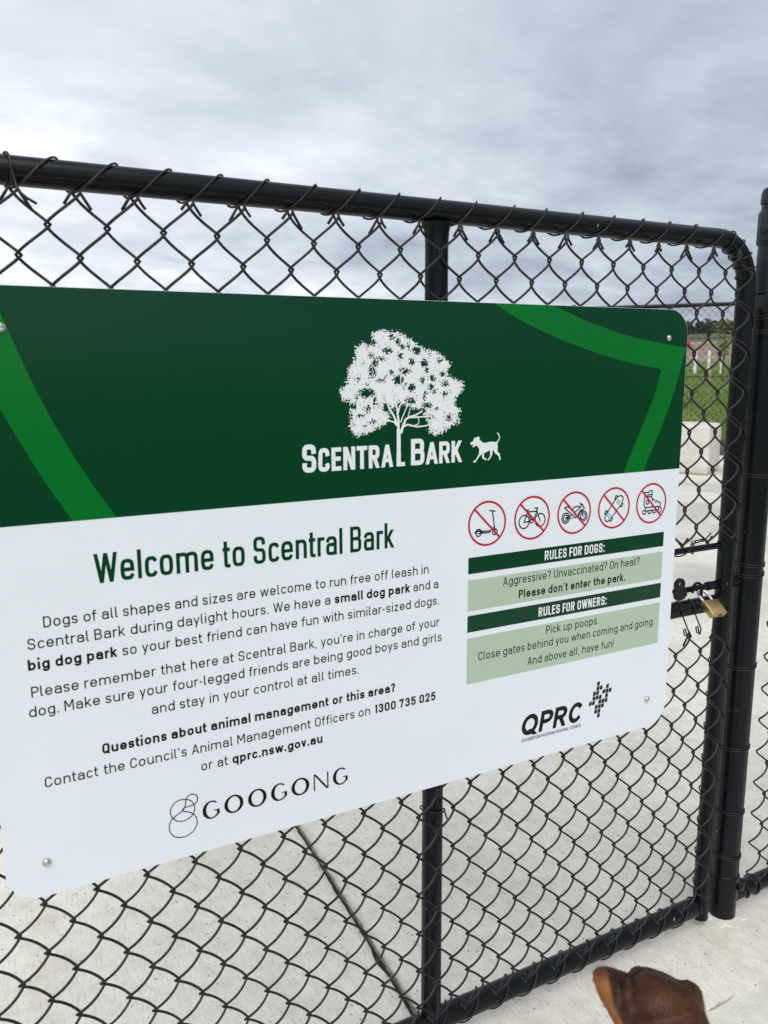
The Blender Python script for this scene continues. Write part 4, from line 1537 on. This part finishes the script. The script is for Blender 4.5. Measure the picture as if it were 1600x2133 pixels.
# ---- prohibition symbols
def symbol(cx_, cz_, draw, slash):
    mb = MB()
    polys = []
    for pts, closed in draw:
        polys += stroke_polys([(cx_ + a, cz_ + c) for a, c in pts], 0.0022, closed=closed, cap=not closed)
    v_, f_ = poly_union(polys)
    sheet(mb, v_, f_, 0.0006)
    pic = mb
    mb = MB()
    Ro, Ri = 0.0380, 0.0346
    n = 56
    vs = []
    for i in range(n):
        a = 2 * math.pi * i / n
        vs += [(cx_ + Ro * math.cos(a), cz_ + Ro * math.sin(a)), (cx_ + Ri * math.cos(a), cz_ + Ri * math.sin(a))]
    sheet(mb, vs, [(2 * i, 2 * ((i + 1) % n), 2 * ((i + 1) % n) + 1, 2 * i + 1) for i in range(n)], 0.0009)
    a = R_(slash)
    L = 0.0347
    dx, dz = math.cos(a), math.sin(a)
    v_ = stroke_polys([(cx_ - dx * L, cz_ - dz * L), (cx_ + dx * L, cz_ + dz * L)], 0.0034, cap=False)
    for q in v_:
        sheet(mb, q, [(0, 1, 2, 3)], 0.0012)
    ring = mb.build('prohibition_ring', M_red, sign, smooth=False)
    pic.build('pictogram', M_ink, ring, smooth=False)


def S3(sc_, ox, oy, cx_, cz_, pts):
    out = []
    for a, c in pts:
        x, z = on_sign(ox + a * sc_, oy + c * sc_)
        out.append((x - cx_, z - cz_))
    return out


def zel(cx_, cy_, rx, ry, a0=0, a1=360, n=26, tilt=0.0):
    out = []
    for i in range(n + (0 if a1 - a0 == 360 else 1)):
        a = R_(a0 + (a1 - a0) * i / n)
        x, y = rx * math.cos(a), -ry * math.sin(a)
        out.append((cx_ + x, cy_ + y + tilt * x))
    return out


def sym(sc_, ox, oy, cx_, cz_, items, slash):
    symbol(cx_, cz_, [(S3(sc_, ox, oy, cx_, cz_, p), cl) for p, cl in items], slash)


T1 = -0.16
sym(.1125, 970, 1030, -0.4374, 0.9933, [
    (zel(238, 726, 44, 50, tilt=T1), True), (zel(236, 728, 62, 80, 8, 165, 14, T1), False), (zel(541, 690, 44, 52, tilt=T1), True),
    ([(447, 297), (543, 308)], False), ([(497, 306), (540, 660)], False), ([(305, 685), (465, 668), (440, 702), (300, 716)], True),
    ([(238, 726), (300, 716)], False), ([(525, 600), (470, 660)], False), ([(541, 690), (541, 660)], False)], -45)
sym(.1125, 970, 1030, -0.3446, 0.9943, [
    (zel(1082, 508, 94, 122, tilt=T1), True), (zel(1378, 470, 92, 118, tilt=T1), True), (zel(1218, 495, 26, 33, tilt=T1), True),
    ([(1082, 515), (1150, 322), (1322, 308), (1245, 490)], False), ([(1082, 515), (1190, 500)], False), ([(1135, 292), (1205, 465)], False),
    ([(1115, 296), (1165, 287)], False), ([(1378, 482), (1312, 290), (1335, 262), (1325, 246), (1285, 250)], False)], -45)
sym(.1125, 1150, 1010, -0.2522, 0.9948, [
    (zel(252, 618, 70, 94, tilt=T1), True), (zel(252, 618, 44, 58, tilt=T1), True), (zel(570, 578, 76, 94, tilt=T1), True), (zel(572, 578, 46, 60, tilt=T1), True),
    ([(252, 615), (320, 580), (375, 555), (450, 605), (252, 625)], True), ([(375, 555), (235, 430), (250, 412), (300, 408), (330, 430)], False),
    ([(380, 450), (420, 408), (470, 395), (525, 412), (430, 498)], False), ([(525, 412), (545, 370), (512, 335), (560, 360), (598, 430), (570, 460), (535, 462), (575, 580)], False),
    ([(535, 462), (490, 520), (478, 600)], False), ([(330, 430), (470, 590)], False)], -45)
sym(.1125, 1150, 1010, -0.1598, 0.9955, [
    ([(975, 600), (1090, 400), (1180, 260), (1225, 212), (1280, 196), (1312, 220), (1315, 265), (1290, 345), (1190, 485), (1060, 650), (1020, 682), (985, 660)], True),
    ([(1180, 200), (1162, 258), (1185, 268), (1212, 215), (1196, 200)], True), ([(1298, 335), (1313, 352), (1285, 408), (1262, 390)], False),
    ([(1002, 475), (972, 528), (995, 545), (1028, 492)], True), ([(1100, 600), (1120, 620), (1088, 678), (1062, 655)], False),
    ([(1230, 284), (1231, 286)], False), ([(1202, 320), (1203, 322)], False), ([(1250, 312), (1251, 314)], False), ([(1225, 350), (1226, 352)], False),
    ([(1053, 530), (1054, 532)], False), ([(1028, 570), (1029, 572)], False), ([(1076, 562), (1077, 564)], False), ([(1049, 600), (1050, 602)], False)], -45)
sym(.0625, 1310, 1000, -0.0680, 0.9964, [
    ([(545, 412), (655, 415), (690, 370), (745, 345), (780, 365), (775, 480), (760, 560), (770, 610), (850, 660)], False), ([(800, 640), (780, 695)], False),
    ([(870, 745), (900, 685), (1050, 755), (1050, 830), (1010, 875), (560, 915), (515, 890), (505, 850), (525, 620), (545, 412)], False),
    ([(765, 482), (640, 490), (620, 520), (640, 555), (755, 558)], False), (zel(622, 740, 42, 62, tilt=T1), True),
    ([(560, 930), (525, 1035), (1000, 985), (960, 880)], False), (zel(515, 1065, 55, 75, 120, 360, 18, T1), False), (zel(688, 1040, 58, 75, 180, 360, 14, T1), False),
    (zel(848, 1025, 56, 70, 180, 360, 14, T1), False), (zel(1025, 990, 55, 85, -130, 90, 18, T1), False)], -45)

# ---- council logo
mb = MB()
qz = 0.5968
text(mb, 'QPRC', -0.3575, -0.2195, qz, 0.0392, 0.205, 'geo', slant=0.17, track=0.55)
text(mb, 'QUEANBEYAN-PALERANG REGIONAL COUNCIL', -0.3546, -0.2165, 0.5858, 0.0062, 0.115, 'geo', slant=0.17, track=0.9)
mb.build('council_lettering', M_ink, sign, smooth=False)
mb = MB()
A0, A1, A2 = (1230, 97), (1226, 172), (1286, 158)
cells = [(0, 0), (0, 1), (1, 1), (3, 1), (2, 2), (3, 2), (4, 2), (-1, 2), (0, 2), (3, 3), (-1, 3), (0, 3), (1, 3), (1, 4), (2, 4), (3, 4), (-2, 4), (-1, 4), (0, 5), (1, 5), (2, 5), (0, 6), (1, 6), (1, 7)]
o0 = on_sign(1070 + 1229 * .14375, 1410 + 97 * .14375)
for (i, j) in cells:
    w_, h_ = 0.00775, 0.00915
    cx_ = o0[0] + i * w_ - j * 0.0006
    cz_ = o0[1] - j * h_ * 1.0
    a, c = w_ * 0.43, h_ * 0.43
    sk = 0.0007
    sheet(mb, [(cx_ - a - sk * 0.4, cz_ - c - sk), (cx_ + a - sk * 0.4, cz_ - c + sk), (cx_ + a + sk * 0.4, cz_ + c + sk), (cx_ - a + sk * 0.4, cz_ + c - sk)], [(0, 1, 2, 3)], 0.0006)
mb.build('council_emblem', M_ink, sign, smooth=False)

# ---- developer logo: flared capitals and three looped rings
mb = MB()
LZ = lambda a, c: on_sign(340 + a * .25, 1580 + c * .25)
gz, gh = 0.5975, 0.0275


def flared_O(x0, x1):
    n = 40
    cx_, cz_ = (x0 + x1) / 2, gz + gh / 2
    ro, rz = (x1 - x0) / 2, gh / 2 + 0.0006
    vs = []
    for i in range(n):
        a = 2 * math.pi * i / n
        ai = a - 0.16
        vs += [(cx_ + ro * math.cos(a), cz_ + rz * math.sin(a)), (cx_ + ro * 0.64 * math.cos(ai), cz_ + rz * 0.83 * math.sin(ai))]
    sheet(mb, vs, [(2 * i, 2 * ((i + 1) % n), 2 * ((i + 1) % n) + 1, 2 * i + 1) for i in range(n)], 0.0008)


def flared_G(x0, x1):
    cx_, cz_ = x0 + (x1 - x0) * 0.52, gz + gh / 2
    ro, rz = (x1 - x0) * 0.52, gh / 2 + 0.0006
    vs = []
    n = 30
    for i in range(n + 1):
        a = R_(48 + (322 - 48) * i / n)
        k = abs(math.cos(a)) ** 0.8 if math.cos(a) < 0 else 0.15
        th = 0.17 + 0.24 * k
        vs += [(cx_ + ro * math.cos(a), cz_ + rz * math.sin(a)), (cx_ + ro * (1 - th) * math.cos(a), cz_ + rz * (1 - th * 0.75) * math.sin(a))]
    sheet(mb, vs, [(2 * i, 2 * i + 2, 2 * i + 3, 2 * i + 1) for i in range(n)], 0.0008)
    xs = x1 - 0.0040
    sheet(mb, [(xs, gz + 0.0042), (x1 - 0.0002, gz + 0.0046), (x1, gz + gh * 0.46), (xs - 0.0048, gz + gh * 0.46), (xs - 0.0045, gz + gh * 0.42), (xs, gz + gh * 0.40)], [(0, 1, 2, 3, 4, 5)], 0.0010)


gx = lambda a, c=None: LZ(a, c)[0]
flared_G(gx(327, 430), gx(470, 430))
flared_O(gx(508, 380), gx(668, 370))
flared_O(gx(706, 330), gx(861, 315))
flared_G(gx(898, 280), gx(1031, 270))
flared_O(gx(1068, 240), gx(1217, 225))
nx0, nx1 = gx(1254, 200), gx(1376, 170)
v_, f_ = poly_union([[(nx0, gz), (nx0 + 0.0022, gz), (nx0 + 0.0017, gz + gh), (nx0, gz + gh)], [(nx1 - 0.0020, gz), (nx1, gz), (nx1 + 0.0001, gz + gh), (nx1 - 0.0022, gz + gh)],
                     [(nx0, gz + gh), (nx0 + 0.0034, gz + gh), (nx1, gz - 0.0002), (nx1 - 0.0038, gz - 0.0002)]])
sheet(mb, v_, f_, 0.0008)
flared_G(gx(1413, 150), gx(1537, 140))
mb.build('developer_lettering', M_ink, sign, smooth=False)
mb = MB()
loop = [(80, 500), (60, 460), (66, 415), (95, 370), (140, 345), (190, 340), (235, 355), (260, 395), (258, 440), (235, 480), (195, 510), (150, 523), (110, 519), (80, 500), (58, 535), (50, 580), (62, 620), (95, 650), (140, 657),
        (195, 645), (245, 610), (275, 565), (283, 525), (272, 485), (245, 458), (210, 445), (170, 440), (160, 430), (175, 410), (215, 398), (255, 382), (280, 358), (286, 325), (272, 303), (245, 297), (215, 306), (190, 335),
        (186, 370), (178, 408), (155, 440), (115, 470), (80, 500)]
sm = []
for i in range(len(loop) - 1):
    p0, p1, p2, p3 = loop[max(i - 1, 0)], loop[i], loop[i + 1], loop[min(i + 2, len(loop) - 1)]
    for k in range(4):
        t_ = k / 4
        sm.append(tuple(0.5 * (2 * p1[d] + (p2[d] - p0[d]) * t_ + (2 * p0[d] - 5 * p1[d] + 4 * p2[d] - p3[d]) * t_ ** 2 + (3 * p1[d] - p0[d] - 3 * p2[d] + p3[d]) * t_ ** 3) for d in (0, 1)))
sm.append(loop[-1])
v_, f_ = poly_union(stroke_polys([LZ(*q) for q in sm], 0.0014, cap=False))
sheet(mb, v_, f_, 0.0008)
mb.build('developer_emblem', M_ink, sign, smooth=False)

# ---- screws
for (x, z) in ((-1.1455, 1.2981), (-1.1446, 0.5971), (-0.0479, 1.2972), (-0.0514, 0.6069)):
    mb = MB()
    mb.lathe([(0.0050, 0.0), (0.0050, -0.0007), (0.0045, -0.0019), (0.0034, -0.0028), (0.0022, -0.0032), (0.0019, -0.0023), (0.0004, -0.0022)], (x, -0.0014, z), 'Y', 20)
    s0 = mb.build('screw', M_steel, sign)
    mb = MB()
    mb.lathe([(0.0058, 0.0), (0.0058, -0.0008), (0.0040, -0.0010)], (x, -0.0009, z), 'Y', 20)
    mb.build('washer', M_steel, s0)

# ------------------------------------------------------------------ dog
HC = Vector((-0.4773, -0.4454, 0.460))       # middle of the skull
Fw = Vector((0.467, 0.884, 0.0))
Rt = Vector((0.884, -0.467, 0.0))
UP = Vector((0, 0, 1))


def hp(r, f, u):
    return HC + Rt * r + Fw * f + UP * u


def ellipsoid(mb, c, ax, n=20, m=14):
    """ax: three vectors (semi-axes)"""
    vs, fs = [], []
    c = Vector(c)
    for i in range(m + 1):
        th = math.pi * i / m
        for k in range(n):
            ph = 2 * math.pi * k / n
            vs.append(c + ax[0] * (math.sin(th) * math.cos(ph)) + ax[1] * (math.sin(th) * math.sin(ph)) + ax[2] * math.cos(th))
    for i in range(m):
        for k in range(n):
            k2 = (k + 1) % n
            fs.append((i * n + k, i * n + k2, (i + 1) * n + k2, (i + 1) * n + k))
    mb.add(vs, fs)


def patch(mb, rows, th, n_u=9, n_v=12):
    """thick bicubic-ish flap through a grid of control points"""
    def cr(p, t_):
        n = len(p) - 1
        x = t_ * n
        i = min(int(x), n - 1)
        k = x - i
        p0, p1, p2, p3 = p[max(i - 1, 0)], p[i], p[i + 1], p[min(i + 2, n)]
        return 0.5 * (2 * p1 + (p2 - p0) * k + (2 * p0 - 5 * p1 + 4 * p2 - p3) * k * k + (3 * p1 - p0 - 3 * p2 + p3) * k ** 3)
    g = [[cr([cr(r_, j / n_v) for r_ in rows], i / n_u) for j in range(n_v + 1)] for i in range(n_u + 1)]
    top, bot = [], []
    for i in range(n_u + 1):
        for j in range(n_v + 1):
            du = g[min(i + 1, n_u)][j] - g[max(i - 1, 0)][j]
            dv = g[i][min(j + 1, n_v)] - g[i][max(j - 1, 0)]
            nn = du.cross(dv)
            nn = nn.normalized() if nn.length > 1e-9 else Vector((0, 0, 1))
            e = 1.0 if 0 < i < n_u and 0 < j < n_v else 0.55
            top.append(g[i][j] + nn * th * e)
            bot.append(g[i][j] - nn * th * e)
    k = len(top)
    w = n_v + 1
    fs = []
    for i in range(n_u):
        for j in range(n_v):
            q = (i * w + j, i * w + j + 1, (i + 1) * w + j + 1, (i + 1) * w + j)
            fs.append(q)
            fs.append(tuple(x + k for x in reversed(q)))
    rim = [j for j in range(w)] + [i * w + n_v for i in range(1, n_u + 1)] + [n_u * w + j for j in range(n_v - 1, -1, -1)] + [i * w for i in range(n_u - 1, 0, -1)]
    for a, c in zip(rim, rim[1:] + rim[:1]):
        fs.append((a, a + k, c + k, c))
    mb.add(top + bot, fs)


HK = 0.000612                                 # metres per step of the head's own grid
SU = _u.copy()
RT = _r.copy()
DP = (HC - CAM).normalized()


def hs(a, c, d=0.0):
    return HC + RT * ((a - 1365) * HK) - SU * ((c - 2075) * HK) + DP * d


def hsE(mb, a, c, d, ra, rc, rd, tilt=0.0):
    e1 = RT * math.cos(tilt) - SU * math.sin(tilt)
    e2 = SU * math.cos(tilt) + RT * math.sin(tilt)
    ellipsoid(mb, hs(a, c, d), (e1 * ra * HK, e2 * rc * HK, DP * rd), 26, 18)


mb = MB()
hsE(mb, 1384, 2100, 0.0, 80, 58, 0.050, 0.30)
hsE(mb, 1378, 2078, 0.010, 62, 44, 0.050, 0.36)
hsE(mb, 1352, 2060, 0.020, 40, 40, 0.045, 0.3)
hsE(mb, 1418, 2092, 0.006, 44, 40, 0.046, 0.3)
# crown ridge, brow ends
mb.tube([hs(1322, 2027, 0.030), hs(1345, 2036, 0.026), hs(1380, 2054, 0.022), hs(1422, 2070, 0.020)], [14 * HK, 22 * HK, 26 * HK, 22 * HK], 16)
hsE(mb, 1324, 2024, 0.034, 13, 14, 0.014)
hsE(mb, 1318, 2042, 0.030, 18, 16, 0.022)
# muzzle and nose, hidden beyond the crown
mb.tube([hs(1372, 2072, 0.030), hs(1374, 2070, 0.085), hs(1375, 2074, 0.135), hs(1376, 2080, 0.150)], [46 * HK, 34 * HK, 26 * HK, 15 * HK], 16)
hsE(mb, 1376, 2074, 0.150, 17, 14, 0.012)
hsE(mb, 1312, 2080, 0.004, 26, 44, 0.026, -0.1)
hsE(mb, 1318, 2112, -0.006, 26, 40, 0.03, -0.2)
# left ear: a flap folded back on itself, right ear: hanging
patch(mb, [[hs(1312, 2032, 0.030), hs(1290, 2023, 0.034), hs(1262, 2015, 0.036), hs(1242, 2017, 0.034)],
           [hs(1308, 2044, 0.008), hs(1284, 2034, 0.004), hs(1256, 2026, 0.006), hs(1233, 2026, 0.016)],
           [hs(1296, 2064, 0.000), hs(1278, 2058, -0.010), hs(1258, 2054, -0.006), hs(1240, 2050, 0.012)],
           [hs(1302, 2090, -0.004), hs(1284, 2086, -0.014), hs(1268, 2084, -0.008), hs(1254, 2080, 0.010)],
           [hs(1308, 2118, -0.014), hs(1294, 2114, -0.020), hs(1282, 2112, -0.014), hs(1271, 2107, 0.004)],
           [hs(1316, 2146, -0.024), hs(1304, 2142, -0.028), hs(1296, 2140, -0.022), hs(1286, 2136, -0.008)]], 0.0030, 14, 12)
patch(mb, [[hs(1412, 2054, 0.026), hs(1432, 2040, 0.024), hs(1448, 2049, 0.014), hs(1460, 2061, 0.004)],
           [hs(1420, 2070, 0.004), hs(1438, 2064, 0.000), hs(1453, 2069, -0.002), hs(1463, 2082, 0.002)],
           [hs(1434, 2090, -0.006), hs(1446, 2084, -0.006), hs(1458, 2090, -0.002), hs(1467, 2100, 0.008)],
           [hs(1446, 2108, 0.000), hs(1453, 2104, 0.004), hs(1459, 2106, 0.010), hs(1464, 2110, 0.020)]], 0.0038, 12, 10)
# neck, trunk
def limb(mb, pts, rad, n=16):
    mb.tube(pts, rad, n)
wd = lambda r, f, z: Vector((HC.x, HC.y, 0)) + Rt * r + Fw * f + UP * z
limb(mb, [hs(1384, 2098, 0.0), hs(1389, 2125, -0.004), hs(1392, 2170, -0.004), wd(-0.005, -0.20, 0.375), wd(-0.01, -0.27, 0.32)], [0.045, 0.0505, 0.057, 0.080, 0.09], 24)
body_pts = [wd(-0.01, -0.18, 0.315), wd(-0.01, -0.24, 0.315), wd(-0.01, -0.34, 0.315), wd(-0.02, -0.46, 0.335), wd(-0.02, -0.58, 0.355), wd(-0.02, -0.68, 0.365), wd(-0.02, -0.74, 0.36)]
limb(mb, body_pts, [0.055, 0.092, 0.108, 0.100, 0.082, 0.076, 0.045], 22)
for sx in (-1, 1):
    limb(mb, [wd(-0.01 + sx * 0.055, -0.25, 0.31), wd(-0.01 + sx * 0.066, -0.285, 0.235), wd(-0.01 + sx * 0.064, -0.255, 0.13), wd(-0.01 + sx * 0.064, -0.258, 0.045), wd(-0.01 + sx * 0.064, -0.245, 0.020)], [0.050, 0.036, 0.021, 0.017, 0.021], 14)
    ellipsoid(mb, wd(-0.01 + sx * 0.064, -0.228, 0.016), (Rt * 0.025, Fw * 0.036, UP * 0.018), 14, 10)
    limb(mb, [wd(-0.02 + sx * 0.05, -0.665, 0.345), wd(-0.02 + sx * 0.07, -0.635, 0.25), wd(-0.02 + sx * 0.068, -0.70, 0.165), wd(-0.02 + sx * 0.068, -0.755, 0.125), wd(-0.02 + sx * 0.068, -0.735, 0.04), wd(-0.02 + sx * 0.068, -0.725, 0.02)],
         [0.066, 0.055, 0.030, 0.020, 0.016, 0.019], 14)
    ellipsoid(mb, wd(-0.02 + sx * 0.068, -0.705, 0.016), (Rt * 0.024, Fw * 0.036, UP * 0.018), 14, 10)
limb(mb, [wd(-0.02, -0.72, 0.385), wd(-0.02, -0.80, 0.37), wd(-0.01, -0.90, 0.30), wd(0.0, -0.96, 0.23)], [0.026, 0.018, 0.013, 0.006], 12)

M_coat, t, b = pmat('chocolate_coat', (0.05, 0.02, 0.01), 0.5, spec=0.25)
at = t.nodes.new('ShaderNodeAttribute')
at.attribute_name = 'tan'
v = coords(t)
vf = coords(t, (1.0, 1.0, 1.0))
hair = nz(t, v, 420, 3, 0.7)
patchn = nz(t, v, 15, 4, 0.6)
c1 = ramp(t, patchn, [(0.3, (0.040, 0.0125, 0.006)), (0.7, (0.085, 0.030, 0.0135))])
c1 = mixc(t, 0.45, c1, ramp(t, hair, [(0.3, (0.55, 0.55, 0.55)), (0.7, (1.25, 1.25, 1.25))]), 'MULTIPLY')
c2 = mixc(t, at.outputs['Fac'], c1, mixc(t, hair, (0.25, 0.085, 0.022), (0.40, 0.16, 0.05)))
t.links.new(c2, b.inputs['Base Color'])
bump(t, b, hair, 0.35, 0.0012)
b.inputs['Sheen Weight'].default_value = 0.08
dog = mb.build('dog', M_coat, None, loc=None)
rm = dog.modifiers.new('remesh', 'REMESH')
rm.mode = 'VOXEL'
rm.voxel_size = 0.0030
smm = dog.modifiers.new('smooth', 'SMOOTH')
smm.factor, smm.iterations = 0.5, 8
dg = bpy.context.evaluated_depsgraph_get()
me = bpy.data.meshes.new_from_object(dog.evaluated_get(dg))
dog.modifiers.clear()
dog.data = me
me.polygons.foreach_set('use_smooth', [True] * len(me.polygons))
attr = me.attributes.new('tan', 'FLOAT', 'POINT')
vals = []
for p in me.vertices:
    d = p.co - HC
    r_, f_, u_ = d.dot(Rt), d.dot(Fw), d.dot(UP)
    k = 0.0
    nn = p.normal
    # warm lining of the folded left ear, thin edge of the right one
    fd = d - DP * (d.dot(DP)) * 0
    ga, gc = 1365 + fd.dot(RT) / HK, 2075 - fd.dot(SU) / HK
    if nn.dot(DP) < 0.55:
        edge = 1262 + max(0.0, gc - 2035) * 0.13 + max(0.0, gc - 2075) * 0.42
        wob = noise.noise(p.co * 90) * 3.0
        if gc > 2020 and ga < 1312:
            k = max(0.0, min(1.0, (edge + 3 + wob - ga) / 5 + 0.5)) * max(0.0, min(1.0, (gc - 2024 - (1262 - ga) * 0.25) / 14))
        if ga > 1453 and 2078 < gc < 2112:
            k = max(k, max(0.0, min(1.0, (ga - 1455) / 4)) * 0.6)
    # tan paws and muzzle sides
    if p.co.z < 0.06 or (f_ > 0.11 and u_ < -0.07):
        k = max(k, 0.9)
    vals.append(k)
attr.data.foreach_set('value', vals)
me.materials.clear()
me.materials.append(M_coat)
root = Vector((HC.x, HC.y, 0)) - Fw * 0.35
me.transform(Matrix.Translation(-root))
dog.location = root
tag(dog, 'chocolate brown dog with folded ears looking away at the foot of the gate', 'dog')
# short lying hairs over the head and neck
rr = random.Random(4)
tris = []
me.calc_loop_triangles()
cand = []
for tr in me.loop_triangles:
    c = sum((me.vertices[i].co for i in tr.vertices), Vector()) / 3 + root
    if (c - HC).length < 0.17:
        cand.append((tr, c))
mbh = MB()
hv = []
for tr, c in cand:
    nn = tr.normal
    flow = (-SU * 0.9 - DP * 0.35 + Rt * 0.25 * noise.noise(c * 14) + SU * 0.2 * noise.noise(c * 22))
    flow = (flow - nn * flow.dot(nn))
    if flow.length < 1e-4:
        continue
    flow.normalize()
    side = flow.cross(nn)
    for q in range(2):
        w = [rr.random() for _ in range(3)]
        sm_ = sum(w)
        p = sum((me.vertices[i].co * (w[k] / sm_) for k, i in enumerate(tr.vertices)), Vector()) + root
        tv = sum(vals[i] for i in tr.vertices) / 3
        dirn = (flow + side * rr.gauss(0, 0.22) + nn * rr.uniform(0.12, 0.5)).normalized()
        L_ = rr.uniform(0.004, 0.0085)
        s2 = side * 0.00030
        mbh.add([p - s2, p + s2, p + dirn * L_], [(0, 1, 2)])
        hv += [tv] * 3
M_hair, t, b = pmat('coat_hair', (0.05, 0.02, 0.01), 0.45, spec=0.32)
at = t.nodes.new('ShaderNodeAttribute')
at.attribute_name = 'tan'
pn = nz(t, coords(t), 17, 3, 0.6)
pv = nz(t, coords(t), 900, 1)
c1 = mixc(t, 1.0, ramp(t, pn, [(0.36, (0.030, 0.0095, 0.005)), (0.66, (0.125, 0.050, 0.024))]), ramp(t, pv, [(0.3, (0.3,) * 3), (0.7, (1.8,) * 3)]), 'MULTIPLY')
t.links.new(mixc(t, at.outputs['Fac'], c1, mixc(t, pv, (0.27, 0.092, 0.024), (0.46, 0.19, 0.058))), b.inputs['Base Color'])
fur = mbh.build('hair', M_hair, dog, smooth=False)
a_ = fur.data.attributes.new('tan', 'FLOAT', 'POINT')
a_.data.foreach_set('value', hv)
